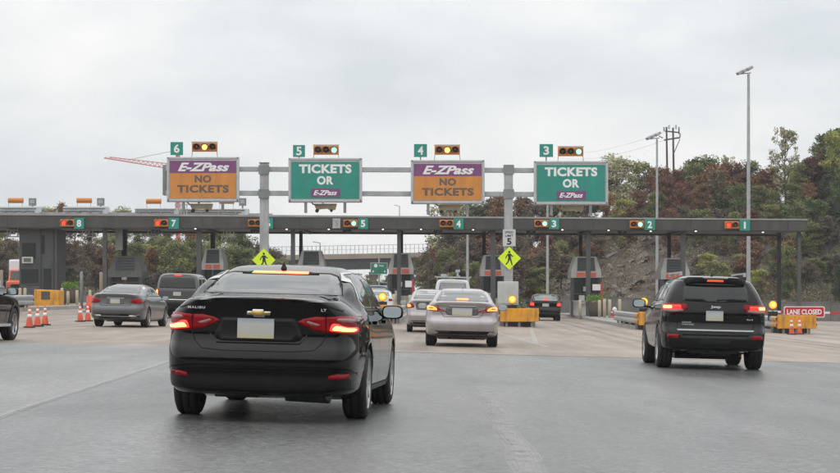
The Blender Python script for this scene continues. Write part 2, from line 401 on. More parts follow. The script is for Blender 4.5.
strip('asphalt_apron', 'asphalt', -20, 43.6, -45, 45, 0, step=5)
strip('concrete_plaza', 'plaza_conc', 43.6, 152, -60, 45, .004, step=6)
strip('motorway', 'road_far', 152, 700, lambda Y: -22 - (Y - 152) * .02, lambda Y: 24 - min(Y - 152, 60) * .42, .008, step=8)
# older, lighter lane of asphalt at the lower left, and its joint line


def jx(Y):   # from pixel (0,427) to (170,378)
    ya, yb = 17.7, 33.5; xa = -420 * ya / FPX; xb = -250 * yb / FPX
    return xa + (xb - xa) * (Y - ya) / (yb - ya)
strip('old_asphalt_lane', 'asphalt_light', 8, 43.6, -14.5, jx, .004, step=4)
strip('joint_line', 'joint', 8, 36, lambda Y: jx(Y) - .05, lambda Y: jx(Y) + .05, .008, step=4)
# worn longitudinal band in the middle of the apron
for k_, (e0, e1) in enumerate([(-.11, .13), (-.07, .09), (-.035, .055)]):
    strip('worn_band', 'worn_soft', 11, 26.5 - k_, lambda Y: .80 + (Y - 24) * .006 + e0 + .02 * math.sin(Y * 2.1), lambda Y: .80 + (Y - 24) * .006 + e1 + .022 * math.sin(Y * 1.3 + 1), .004 + .003 * k_, step=.4)
# tyre-darkened wheel paths and drips on the concrete, lane by lane
for k_, xl_ in enumerate((-17, -11, -5.0, 1.2, 7.2, 13.2)):
    for dx_ in (-.85, .85): strip('tyre_track', 'patch_dark', 45, 150, lambda Y: xl_ + dx_ - .22 + HD * (Y - 87) + .05 * math.sin(Y * .3), lambda Y: xl_ + dx_ + .22 + HD * (Y - 87) + .06 * math.sin(Y * .21), .008, step=6)
    strip('oil_stain', 'oil', 60, 130, lambda Y: xl_ - .16 + HD * (Y - 87) + .04 * math.sin(Y * .5), lambda Y: xl_ + .16 + HD * (Y - 87) + .05 * math.sin(Y * .4), .008, step=6)
# faint lane lines on the concrete
for k, (xa, ya, xb, yb) in enumerate([(464, 322, 548, 347), (530, 322, 536, 344)]):
    Ya = 1.36 * FPX / (ya - 293 - 1.5); Yb = 1.34 * FPX / (yb - 293 - 3)
    Xa, Xb = (xa - 420) * Ya / FPX, (xb - 420) * Yb / FPX
    strip('lane_line', 'line_worn', min(Ya, Yb), max(Ya, Yb), lambda Y: Xb + (Xa - Xb) * (Y - Yb) / (Ya - Yb) - .07, lambda Y: Xb + (Xa - Xb) * (Y - Yb) / (Ya - Yb) + .07, .008, step=3)

# ------------------------------------------------------------------ toll islands (raised kerbs)
for k in ISL:
    y0 = 88.5 if k != '87' else 95
    wdt = .85
    ys = [y0, y0 + 1.2] + [y for y in (100,) if y > y0 + 1.3] + [115, 130, 145]
    vs, fs = [], []
    for i, Y in enumerate(ys):
        hw = .35 if i == 0 else wdt
        x = ix(k, Y)
        for sx, zt in ((-1, 0), (-1, 1), (1, 1), (1, 0)): vs.append((x + sx * hw * (1 if zt == 0 else .96), Y, zg(x, Y) + (.17 if zt else -.05)))
    for i in range(len(ys) - 1):
        for a in range(3): fs.append((i*4 + a, i*4 + a + 1, i*4 + a + 5, i*4 + a + 4))
    fs.append((0, 1, 2, 3)); fs.append(tuple(len(vs) - q for q in (1, 2, 3, 4)))
    o = MB().add(vs, fs).build('toll_island_kerb', 'concrete'); tag(o, kind='structure')

# ------------------------------------------------------------------ sign gantry
GY = 97.5
g = thing('sign_gantry', 'grey steel gantry with two posts and two cross beams carrying the four lane signs', 'gantry', (P(386, 0, GY)[0], GY, zg(-1.6, GY)))
gx, gz = g.location.x, g.location.z
def post(px, ptop, wpx=8.6):
    x = P(px, 0, GY)[0] - gx; zt = P(0, ptop, GY)[2] - gz; zb = zg(x + gx, GY) - gz + .1; w_ = wpx / 20.5
    mb = MB().span(x - w_/2, x + w_/2, -.2, .2, zb, zt); o = mb.build('post', 'galv', g, bevel=.03)
    for py in (170, 194):
        z = P(0, py, GY)[2] - gz; MB().span(x - w_/2 - .05, x + w_/2 + .05, -.26, -.205, z - .22, z + .22).build('bracket', 'galv_dark', o)
    MB().span(x - w_/2 - .03, x + w_/2 + .03, -.23, .23, zt + .004, zt + .05).build('cap', 'galv_dark', o)
    MB().span(x - .42, x + .42, -.4, .4, zb - .1, zb + .06).build('base_plate', 'galv_dark', o)
post(264.3, 163.5); post(508.5, 166)
for py, hh in ((169.5, .24), (193.5, .28)):
    z0, z1 = P(0, py - .7, GY)[2] - gz, P(0, py + 1.2, GY)[2] - gz
    x0, x1 = P(166, 0, GY)[0] - gx, P(607, 0, GY)[0] - gx
    mb = MB().bar((x0, -.02, z0), (x1, -.02, z1), hh, .24); mb.build('cross_beam', 'galv', g, bevel=.02)
    MB().bar((x0, .55, z0), (x1, .55, z1), hh * .7, .15).build('rear_beam', 'galv_dark', g)
x0 = P(164.5, 0, GY)[0] - gx
MB().span(x0 - .08, x0 + .08, -.1, .6, P(0, 195, GY)[2] - gz, P(0, 165, GY)[2] - gz).build('end_plate', 'galv_dark', g)

def lane_sign(px0, px1, py0, py1, kind, num, adj):
    cx = (px0 + px1) / 2; w_, h_ = (px1 - px0) / 20.5, (py1 - py0) / 20.5; x, y, z = P(cx, (py0 + py1) / 2, GY - .45)
    t = thing('lane_sign', adj, 'sign', (x, y, z), 0, 'large lane signs on the gantry')
    MB().span(-w_/2, w_/2, 0, .14, -h_/2, h_/2).build('frame', 'alu', t, bevel=.02)
    iw, ih = w_ - .30, h_ - .38
    lip = MB(); lip.span(-w_/2 + .05, w_/2 - .05, -.06, -.002, h_/2 - .09, h_/2 - .02).span(-w_/2 + .05, w_/2 - .05, -.06, -.002, -h_/2 + .05, -h_/2 + .14).span(-w_/2 + .02, -w_/2 + .10, -.06, -.002, -h_/2 + .05, h_/2 - .02).span(w_/2 - .10, w_/2 - .02, -.06, -.002, -h_/2 + .05, h_/2 - .02)
    lip.build('frame_lip', 'alu', t)
    if kind == 'tickets':
        p = MB().span(-iw/2, iw/2, -.03, -.004, -ih/2, ih/2).build('sign_panel', 'teal', t)
        text('lettering', 'TICKETS', 2.55, .44, 'white_letter', p, (0, -.032, ih/2 - .34), bold=.045, spacing=1.08)
        text('lettering', 'OR', .80, .42, 'white_letter', p, (0, -.032, ih/2 - .90), bold=.045, spacing=1.08)
        q = MB().span(-.70, .72, -.045, -.032, -ih/2 + .08, -ih/2 + .50).build('logo_panel', 'purple', p)
        text('logo', 'E-ZPass', 1.15, .24, 'white_letter', q, (0, -.047, -ih/2 + .29), shear=.35, bold=.03)
    else:
        p = MB().span(-iw/2, iw/2, -.03, -.004, -ih/2, ih/2 - .60).build('sign_panel', 'orange_sign', t)
        q = MB().span(-iw/2, iw/2, -.03, -.004, ih/2 - .597, ih/2).build('logo_panel', 'purple', t)
        text('logo', 'E-ZPass', 2.50, .42, 'white_letter', q, (.03, -.032, ih/2 - .30), shear=.35, bold=.035)
        text('lettering', 'NO', .80, .36, 'brown_letter', p, (0, -.032, ih/2 - .88), bold=.045, spacing=1.10)
        text('lettering', 'TICKETS', 2.50, .38, 'brown_letter', p, (0, -.032, ih/2 - 1.36), bold=.045, spacing=1.10)
    for sx in (-w_/4, w_/4): MB().span(sx - .06, sx + .06, .14, .31, -h_/2 + .1, h_/2 - .1).build('hanger', 'galv_dark', t)
    for sx in (-.95, .95): MB().span(sx - .07, sx + .07, .02, .12, -h_/2 - .5, -h_/2 - .002).build('stub', 'galv_dark', t)
    return t, w_, h_
SG = [(167, 239, 157, 202, 'no', '6', 'orange and purple sign reading NO TICKETS under the number 6, beside the red crane'),
      (288.5, 362, 158, 202.5, 'tickets', '5', 'teal sign reading TICKETS OR under the number 5'),
      (411, 484.5, 160, 204, 'no', '4', 'orange and purple sign reading NO TICKETS under the number 4'),
      (534, 608, 161, 205, 'tickets', '3', 'teal sign reading TICKETS OR under the number 3')]
for a in SG: lane_sign(*a)
# number tabs on top
for num, px0, px1, py0, py1 in (('6', 170.5, 183, 142, 155), ('5', 293, 305, 145, 157), ('4', 414, 427, 144, 157), ('3', 539.5, 553, 144, 157)):
    x, y, z = P((px0 + px1) / 2, (py0 + py1) / 2, GY - .42); w_, h_ = (px1 - px0) / 20.6, (py1 - py0) / 20.6
    t = thing('lane_number_sign', 'green tab with white %s standing on top of a large lane sign' % num, 'sign', (x, y, z), 0, 'lane numbers on top of the gantry signs')
    p = MB().span(-w_/2, w_/2, -.02, .02, -h_/2, h_/2).build('sign_panel', 'teal', t)
    text('lettering', num, .27, .42, 'white_letter', p, (0, -.022, 0), bold=.03)
    MB().span(-.03, .03, .021, .06, -h_/2 - .2, h_/2 - .1).build('stand', 'galv_dark', t)
def traffic_head(name, label, cat, loc, lamps, sp, r, housing, group, legs=None, hood=.16):
    t = thing(name, label, cat, loc, 0, group); n = len(lamps); w_ = sp * n + .06; h_ = sp + .04
    MB().span(-w_/2, w_/2, 0, .22, -h_/2, h_/2).build('housing', housing, t, bevel=.03)
    for i, l in enumerate(lamps):
        x = (i - (n - 1) / 2) * sp
        v = MB(); nn = 20; vs = []
        for rr, yy in ((r + .02, -.002), (r + .02, -hood), (r + .035, -hood), (r + .035, -.002)):
            vs += [(x + rr * math.cos(a), yy, rr * math.sin(a)) for a in [R(-40) + R(260) * k / nn for k in range(nn + 1)]]
        fs = [(q * (nn + 1) + k, q * (nn + 1) + k + 1, (q + 1) * (nn + 1) + k + 1, (q + 1) * (nn + 1) + k) for q in range(3) for k in range(nn)]
        v.add(vs, fs, True); v.build('visor', 'black_plastic' if housing != 'signal_yellow' else 'steel_black', t)
        c = MB(); c.lathe([(0.001, -.045), (r * .5, -.04), (r * .85, -.022), (r, -.003)], 'Y', 20, (x, 0, 0)); c.build('lens', l, t)
    if legs:
        q = MB()
        for sx in (-1, 1): q.bar((sx * (w_/2 - .02), .08, -h_/2 + .01), (sx * (w_/2 + .01), .08, -h_/2 - legs), .035)
        q.bar((-w_/2 - .02, .08, h_/2 + .03), (w_/2 + .02, .08, h_/2 + .03), .05); q.build('stand', 'galv', t)
    return t
OFFR, OFFD = 'lens_off_red', 'lens_off_dark'
for num, px0, px1, py, ls, txt in (('6', 192, 217, 147, (OFFR, 'lit_amber_core', OFFD), 'lit amber'), ('5', 313, 339, 150, (OFFD, OFFD, 'lit_green'), 'lit green'), ('4', 435, 459.5, 150, (OFFR, 'lit_amber_core', OFFD), 'lit amber'), ('3', 558, 583.5, 151.5, (OFFD, OFFD, 'lit_green'), 'lit green')):
    x, y, z = P((px0 + px1) / 2, py, GY - .45)
    traffic_head('lane_signal', 'three lamp signal %s beside the green number %s above the gantry' % (txt, num), 'traffic light', (x, y, z), ls, .39, .135, 'signal_yellow', 'three lamp signals above the gantry signs', legs=.28)
# equipment hanging under the signs
for num, px, py in (('6', 201, 207), ('5', 325, 207), ('4', 449, 208), ('3', 572, 209)):
    x, y, z = P(px, py, GY + .3)
    t = thing('sign_camera', 'beige camera box hung under the big number %s sign' % num, 'camera', (x, y, z), 0, 'camera boxes under the gantry signs')
    MB().prism([(-.55, .16), (.58, .16), (.50, -.14), (.2, -.14), (.1, -.08), (-.42, -.12)], -.2, .25).build('housing', 'beige', t, bevel=.02)
    MB().cyl((-.38, -.25, -.2), (-.38, .1, -.15), .09, n=12).build('lens', 'steel_black', t); MB().cyl((.32, -.25, -.19), (.32, .1, -.14), .07, n=12).build('lens', 'steel_black', t)
    MB().bar((-.75, 0, .26), (.5, 0, .24), .05).bar((0, 0, .3), (0, 0, .6), .07).bar((-.55, 0, .1), (-.72, 0, .3), .06).bar((-.15, 0, .2), (.0, 0, .36), .12).build('bracket', 'steel_grey', t)

# ------------------------------------------------------------------ road signs on the posts
def ped_sign(px, py, label):
    x, y, z = P(px, py, GY - .34); d = .565
    t = thing('pedestrian_sign', label, 'sign', (x, y, z), 0, 'yellow green pedestrian signs')
    p = MB().prism([(0, -d), (d, 0), (0, d), (-d, 0)], 0, .015).build('sign_panel', 'lime', t)
    k = MB()
    def limb(a, b, w0, w1):
        a = Vector(a); b = Vector(b); n = Vector((-(b - a).y, (b - a).x)).normalized()
        pts = [a + n * w0, b + n * w1, b - n * w1, a - n * w0]; k.prism([(q.x, q.y) for q in pts], -.006, -.001)
    k.prism([(.0 + .055 * math.cos(a), .305 + .06 * math.sin(a)) for a in [2 * math.pi * i / 14 for i in range(14)]], -.006, -.001)
    k.prism([(-.07, .22), (.07, .23), (.085, .0), (-.05, -.03)], -.0065, -.0015)
    limb((.03, .01), (.10, -.17), .045, .03); limb((.10, -.17), (.14, -.34), .032, .025); limb((-.01, .01), (-.05, -.16), .045, .03); limb((-.05, -.16), (-.17, -.31), .032, .025)
    limb((.05, .21), (.15, .09), .028, .022); limb((.15, .09), (.20, .12), .022, .018); limb((-.05, .21), (-.15, .08), .028, .022); limb((-.15, .08), (-.17, -.02), .022, .018)
    k.build('walking_figure', 'black_letter', p)
    return t
ped_sign(263.8, 260, 'yellow green diamond with a walking figure just above the foreground sedan')
ped_sign(509.3, 258.3, 'yellow green diamond with a walking figure under the speed limit 5 sign')
x, y, z = P(509.2, 237.8, GY - .34)
t = thing('speed_limit_sign', 'white rectangular sign reading SPEED LIMIT 5 on the right gantry post', 'sign', (x, y, z))
p = MB().span(-.31, .31, 0, .015, -.41, .41).build('sign_panel', 'sign_white', t)
text('lettering', 'SPEED', .42, .11, 'black_letter', p, (0, -.003, .27), bold=.01, ext=.003)
text('lettering', 'LIMIT', .38, .11, 'black_letter', p, (0, -.003, .10), bold=.01, ext=.003)
text('lettering', '5', .22, .33, 'black_letter', p, (0, -.003, -.18), bold=.035, ext=.003)

# ------------------------------------------------------------------ toll canopy
CY = 125.0; S = 16.0
cx0 = -40.0; cx1 = P(807.5, 0, CY)[0]
can = thing('toll_canopy', 'long flat dark grey canopy spanning every toll lane on slim columns', 'canopy', (0, CY, zg(0, CY)))
oz = can.location.z
def cz(py, Y=CY): return P(0, py, Y)[2] - oz
zt0, zt1 = cz(215.2), cz(220.3); zb0, zb1 = cz(228), cz(231.8)
zt0 += (zt0 - zt1) * (cx0 + 26) / -50 * -1 * 0; xa, xb = -26.25, cx1
def top(x): return zt0 + (zt1 - zt0) * (x - xa) / (xb - xa)
def bot(x): return zb0 + (zb1 - zb0) * (x - xa) / (xb - xa)
def slab(x0, x1, y0, y1, zf0, zf1, name, m):
    vs = [(x, y, f(x)) for x in (x0, x1) for y, f in ((y0, zf0), (y1, zf0), (y1, zf1), (y0, zf1))]
    MB().add(vs, [(0, 1, 2, 3), (7, 6, 5, 4), (0, 4, 5, 1), (1, 5, 6, 2), (2, 6, 7, 3), (3, 7, 4, 0)]).build(name, m, can)
slab(cx0, cx1, 0, .22, bot, top, 'fascia', 'canopy')
slab(cx0, cx1, -.05, .27, lambda x: top(x) + .003, lambda x: top(x) + .16 - .08 * (x > 0), 'coping', 'canopy_top')
slab(cx0, cx1, -.03, -.003, lambda x: bot(x) , lambda x: bot(x) + .07, 'drip_edge', 'steel_black')
slab(cx0, cx1, .23, 9.5, lambda x: bot(x) + .12, lambda x: bot(x) + .42, 'roof_deck', 'canopy')
slab(cx0, cx1, 9.52, 9.75, bot, lambda x: top(x) + .1, 'rear_fascia', 'canopy')

for x in np.arange(cx0 + 2, cx1 - .5, 3.05): MB().span(x - .012, x + .012, -.008, -.001, bot(x) + .08, top(x) - .01).build('panel_joint', 'steel_black', can)
for k in ISL:
    x = ix(k, CY); MB().span(x - .12, x + .12, .25, 9.5, bot(x) - .02, bot(x) + .115).build('roof_beam', 'steel_black', can)
CW = {}
for px, Yc, w_, m in [(105, 125.6, .26, 'steel_grey'), (199, 125.6, .30, 'steel_grey'), (293, 125.6, .26, 'steel_grey'), (399, 125.6, .24, 'steel_grey'), (493, 125.6, .30, 'steel_grey'), (588.3, 125.6, .28, 'steel_grey'), (683, 125.6, .28, 'steel_grey'), (799, 125.6, .22, 'steel_grey'),
                      (124.5, 132, .36, 'steel_black'), (213, 132, .30, 'steel_black'), (301, 132, .22, 'steel_black'), (401.2, 132, .26, 'steel_black'), (484, 132, .22, 'steel_black'), (580.5, 132, .22, 'steel_black'), (669, 132, .24, 'steel_black'), (779, 132, .24, 'steel_black')]:
    x = P(px, 0, Yc)[0]; y = Yc - CY
    MB().span(x - w_/2, x + w_/2, y - w_/2, y + w_/2, zg(x, Yc) - oz + .0, bot(x) + (.12 if y > .5 else .12)).build('column', m, can, bevel=.01)
x, y, z = P(119, 0, 127.5)
MB().span(x - .2, x + .22, 2.3, 2.7, cz(250, 127.5), bot(x) + .12).build('column_casing', 'galv', can)

# lamps under the canopy edge
for px, py in ((196, 229), (287, 229.5), (329, 229.5), (383, 229.5), (421, 229.5), (473, 230), (513, 230), (562, 230), (608, 230.5), (650, 231.5), (695, 231.5), (762, 232.5)):
    x, y, z = P(px, py, CY + .1)
    near = 'lane %s' % {196: '6', 287: '6', 329: '5', 383: '5', 421: '4', 473: '4', 513: '3', 562: '3', 608: '2', 650: '2', 695: '1', 762: '1'}[px]
    side = 'just right of' if px in (473, 562, 650, 762, 383, 287) else 'just left of'
    t = thing('canopy_lamp', 'small lit lamp under the canopy edge %s the %s signal' % (side, near), 'lamp', (x, y - .35, z), 0, 'small lamps under the canopy edge')
    MB().box((0, 0, .07), (.22, .3, .06)).build('housing', 'steel_black', t)
    MB().box((0, 0, 0), (.10, .14, .05)).build('lens', 'lit_lamp', t)

# lane signals and numbers on the fascia
CS = [('8', 61, 73, 223, ('lit_red', OFFD), 'with its left lamp red', 74, 84), ('7', 154, 168, 223, ('lit_red', OFFD), 'with its left lamp red', 168.5, 179), ('6', 248.5, 261.5, 223, (OFFD, OFFD), 'unlit', 263.5, 273),
      ('5', 343.5, 357.5, 223.3, (OFFR, 'lit_green'), 'with its right lamp green', 358, 368), ('4', 440, 453, 223.5, (OFFR, OFFR), 'unlit', 453.5, 463.5), ('3', 534.5, 548.5, 223.5, (OFFR, 'lit_green'), 'with its right lamp green', 549, 559),
      ('2', 630, 644, 224.3, (OFFR, 'lit_green'), 'with its right lamp green', 644.5, 655), ('1', 725, 739, 225, ('lit_red', OFFR), 'with its left lamp red', 739.5, 750)]
for num, a, c, py, ls, tx, e, f in CS:
    x, y, z = P((a + c) / 2, py, CY - .3)
    traffic_head('canopy_signal', 'two lamp orange signal %s on the canopy at the number %s' % (tx, num), 'traffic light', (x, y, z), ls, .41, .15, 'signal_yellow', 'two lamp signals on the canopy')
    x, y, z = P((e + f) / 2, py + .3, CY - .16); w_ = (f - e) / 16.02
    t = thing('lane_number_sign', 'teal square with white %s on the canopy beside its signal' % num, 'sign', (x, y, z), 0, 'lane numbers on the canopy')
    p = MB().span(-w_/2, w_/2, -.02, .03, -.34, .34).build('sign_panel', 'teal', t)
    text('lettering', num, .28 if num != '1' else .12, .44, 'white_letter', p, (0, -.022, 0), bold=.035)
x, y, z = P(336.5, 223.3, CY - .16)
t = thing('blue_notice', 'pale grey blue notice on the canopy left of the number 5 signal', 'sign', (x, y, z)); MB().span(-.24, .24, -.02, .03, -.31, .31).build('sign_panel', 'galv', t)
text('emblem', '5', .2, .34, 'galv_dark', t, (0, -.022, 0))
# dark boxes under the canopy edge
for px, lab in ((156, '7'), (255, '6'), (347, '5'), (438, '4'), (531, '3'), (622, '2')):
    x, y, z = P(px, 231.3, CY + .6)
    t = thing('lane_sensor', 'black sensor box under the canopy near the number %s' % lab, 'sensor', (x, y, z), 0, 'black sensor boxes under the canopy')
    MB().box((0, 0, -.02), (.55, .4, .26)).build('housing', 'steel_black', t, bevel=.02); MB().cyl((0, -.21, -.03), (0, -.26, -.03), .08, n=12).build('lens', 'glass', t)
for px, lab in ((13, 'above the dark toll building'), (88, 'near the number 8'), (154, 'near the number 7'), (229, 'left of the number 6')):
    x, y, z = P(px, 233.5, CY + 1.5)
    t = thing('lane_camera', 'white camera bracket hanging under the canopy %s' % lab, 'camera', (x, y, z), 0, 'white camera brackets under the canopy')
    q = MB(); q.bar((-.35, 0, .3), (-.35, 0, -.2), .06).bar((.3, 0, .35), (.3, 0, -.2), .06).bar((-.5, 0, -.2), (.45, 0, -.2), .07).bar((-.5, 0, -.05), (-.1, 0, -.22), .05); q.build('bracket', 'cabinet', t)
    MB().box((-.02, -.05, .06), (.30, .35, .22)).build('camera_body', 'cabinet', t, bevel=.02); MB().cyl((-.02, -.23, .06), (-.02, -.26, .06), .07, n=12).build('lens', 'glass', t)

# roof-top ledges with beacons behind the left half of the canopy
for i, (a, c, pa, b0, b1, q0, q1) in enumerate([(0, 38, 206.5, 8, 23.5, 29, 35.5), (63, 107, 206.5, 76.5, 92, 97, 104), (135, 178, 208, 146, 161.5, 0, 0), (180, 248, 208.5, 219.5, 234, 239, 246)]):
    x0, y0, z0 = P(a, pa, CY + 4); x1 = P(c, pa, CY + 4)[0]; zb = P(0, 215.5, CY + 4)[2]
    words = ['at the left edge of the picture', 'above the number 8', 'above the number 7', 'behind the orange sign number 6'][i]
    t = thing('roof_ledge', 'pale grey equipment ledge on the canopy roof %s' % words, 'ledge', ((x0 + x1) / 2, y0, zb), 0, 'grey ledges on the canopy roof')
    hw = (x1 - x0) / 2; hh = z0 - zb
    MB().span(-hw, hw, 0, 1.2, -.45, hh).build('box', 'ledge_grey', t, bevel=.02)
    q = MB()
    for k in range(3): q.cyl((-hw, -.06, hh * (.2 + .3 * k)), (hw * (.7 + .1 * k), -.06, hh * (.2 + .3 * k)), .035, n=8)
    for k in range(4): q.box((-hw + hw * .5 * k + .3, -.09, hh * .35), (.16, .12, .2))
    q.build('conduit', 'galv_dark', t)
    bx, by, bz = P((b0 + b1) / 2, 200.5 if i < 2 else 201.3, CY + 4.3)
    t = thing('roof_beacon', 'long orange beacon on the canopy roof %s' % words, 'beacon', (bx, by, bz), 0, 'orange beacons on the canopy roof')
    MB().cyl((-.48, 0, 0), (.48, 0, 0), .17, n=16).build('housing', 'signal_yellow', t, bevel=.03)
    MB().bar((-.45, 0, -.14), (-.45, 0, -.55), .03).build('leg', 'galv', t); MB().bar((.42, 0, -.14), (.42, 0, -.55), .03).build('leg', 'galv', t)
    if q0:
        bx, by, bz = P((q0 + q1) / 2, 201.5, CY + 4.3)
        t = thing('roof_panel_box', 'small square grey box on the canopy roof %s' % words, 'box', (bx, by, bz), 0, 'square grey boxes on the canopy roof')
        MB().span(-.23, .23, 0, .2, -.27, .22).build('box', 'galv_dark', t); MB().span(-.14, .14, -.03, -.002, -.12, .12).build('face', 'galv', t); MB().span(-.05, .05, .05, .15, -.6, -.27).build('stand', 'galv_dark', t)
slab(-34, -9.6, 4.6, 5.2, lambda x: top(x) - .3, lambda x: top(x) + .40, 'roof_kerb', 'galv')
x, y, z = P(181, 208, CY + 3.2)
t = thing('antenna_rack', 'white slatted antenna rack on the canopy roof left of the number 6 sign camera', 'antenna', (x, y, z))
q = MB()
for k in range(5): q.bar((-.35 + .18 * k, 0, -.5), (-.35 + .18 * k, 0, .35 - .05 * (k % 2)), .05)
q.bar((-.4, 0, .2), (.45, 0, .2), .05).bar((-.4, 0, -.1), (.45, 0, -.1), .05); q.build('rack', 'cabinet', t)

# ------------------------------------------------------------------ toll booths
def booth(px, yb, tone, label, wpx=30, ptop=256, front_off=0, far=False):
    Y = 127.3; x = P(px, 0, Y)[0]; g0 = zg(x, Y) + .17; s = FPX / Y
    t = thing('toll_booth', label, 'toll booth', (x, Y, g0), 0, 'toll booths')
    w_ = wpx / s; zt = P(0, ptop, Y)[2] - g0; D = 3.0
    ze = zt - .95; zr = zt - 1.35
    roof = 'booth_grey' if tone else 'booth_mid'
    # hood: sloping louvred front and chamfered sides
    a, bb = w_ / 2, w_ / 2 * .70
    vs = [(-a, 0, zr), (a, 0, zr), (a, D, zr), (-a, D, zr), (-a, 0, ze), (a, 0, ze), (a, D, ze), (-a, D, ze), (-bb, .35, zt), (bb, .35, zt), (bb, D - .35, zt), (-bb, D - .35, zt)]
    MB().add(vs, [(3, 2, 1, 0), (0, 1, 5, 4), (1, 2, 6, 5), (2, 3, 7, 6), (3, 0, 4, 7), (4, 5, 9, 8), (5, 6, 10, 9), (6, 7, 11, 10), (7, 4, 8, 11), (8, 9, 10, 11)]).build('hood', roof, t)
    lv = MB(); n = 5
    lv.add([(-a * .62, -.03 + .01, ze + .02), (a * .62, -.02, ze + .02), (bb * .78, .30, zt - .07), (-bb * .78, .30, zt - .07), (-a * .62, .06, ze + .02), (a * .62, .06, ze + .02), (bb * .78, .40, zt - .07), (-bb * .78, .40, zt - .07)], [(0, 1, 2, 3), (7, 6, 5, 4), (0, 4, 5, 1), (1, 5, 6, 2), (2, 6, 7, 3), (3, 7, 4, 0)])
    l = lv.build('louver', 'louver', t)
    sl = MB()
    for k in range(n):
        f = (k + .5) / n; sl.box((0, -.06 + .32 * f, ze + .05 + (zt - ze - .12) * f), (w_ * (.58 - .12 * f), .05, .035))
    sl.build('slats', 'steel_grey', l)
    for sx in ((-1, 1) if tone else ()): MB().span(min(sx * .06, sx * a * .66), max(sx * .06, sx * a * .66), -.05, -.003, zr + .06, ze - .08).build('red_panel', 'booth_red', t)
    MB().span(-a + .12, a - .12, .15, D - .1, 0, .95).build('lower_wall', 'booth_grey' if tone else 'booth_dark', t)
    gl = MB().span(-a + .16, a - .16, .19, D - .14, .953, zr - .003); gl.build('window', 'glass_far', t)
    fr = MB()
    for sx in (-1, 0, 1): fr.span(sx * (a - .16) - .05, sx * (a - .16) + .05, .12, .185, .953, zr - .003)
    fr.span(-a + .1, a - .1, .10, .118, 1.35, 1.42); fr.build('window_frame', 'steel_grey', t)
    MB().span(-a * .5, -a * .12, -.12, .09, .75, 1.30).build('ticket_machine', 'cabinet', t, bevel=.02); MB().span(a * .15, a * .6, -.02, .09, .30, .88).build('notice_board', 'beige', t); MB().span(-a * .2, a * .1, .02, .11, 1.55, 1.85).build('screen', 'galv', t)
    MB().bar((-a + .05, -.16, .95), (a - .05, -.16, .95), .05).build('hand_rail', 'galv', t)
    for sx in (-1, 1): MB().span(sx * (a - .04) - .08, sx * (a - .04) + .08, -.02, .10, 0, zr - .003).build('corner_post', 'steel_grey', t)
    return t
booth(125, 0, False, 'dark toll booth beside the tall silver casing behind the mid grey sedan', 33, 256)
booth(212.5, 0, True, 'toll booth with pale louvred hood left of the foreground sedan roof', 22, 248.5)
booth(311, 0, True, 'toll booth hood just showing over the foreground sedan roof', 27, 250.5)
booth(401, 0, True, 'toll booth between the green road sign and the small grey sedan', 25, 253)
booth(493, 0, True, 'toll booth half behind the right gantry post', 25, 255)
booth(586.3, 0, True, 'toll booth with white notice beside the planter', 30, 256.5)
booth(675.5, 0, True, 'toll booth behind the black four wheel drive SUV', 29, 258)
# small white notices by booths
for px, py, w_, h_, lab in ((596.5, 287.3, .5, .38, 'white notice on a red striped post beside the planter'), (408.5, 284, .42, .40, 'white notice at the booth left of the small grey sedan')):
    Y = 124.5; x, y, z = P(px, py, Y); g0 = zg(x, Y) + .17
    t = thing('booth_notice', lab, 'sign', (x, Y, g0)); zz = z - g0
    MB().span(-w_/2, w_/2, 0, .04, zz - h_/2, zz + h_/2).build('sign_panel', 'white_paint', t); MB().span(w_/2 + .01, w_/2 + .12, 0, .1, 0, zz + .3).build('post', 'red_paint', t)

# --- tall dark toll building on the left
Y = 125.8; x = P(38, 0, Y)[0]; g0 = zg(x, Y)
t = thing('toll_building', 'tall narrow dark grey toll building with small air conditioner on the far left', 'building', (x, Y, g0))
h = bot(x) + oz - g0 - .01
MB().span(-1.18, 1.18, 0, 3.2, 0, h).build('wall', 'steel_grey', t)
for a, c, z0, z1 in ((-1.0, -.15, 2.9, 3.9), (-1.05, .0, 1.35, 2.25), (.25, .42, 3.2, 4.4), (.35, .8, .3, 2.3)):
    fr = MB().span(a, c, -.05, -.003, z0, z1).build('window', 'glass_far', t)
    q = MB().span(a - .05, c + .05, -.07, -.052, z0 - .06, z0 - .003).span(a - .05, c + .05, -.07, -.052, z1 + .003, z1 + .06); q.build('sill', 'booth_dark', fr)
ac = MB().span(-.95, -.28, -.28, -.06, 2.62, 3.02).build('air_conditioner', 'cabinet', t); MB().span(-.85, -.38, -.30, -.283, 2.70, 2.94).build('grille', 'louver', ac)
for a in (.15, .95): MB().span(a - .04, a + .04, -.10, -.003, 0, h - .1).build('pilaster', 'canopy', t)

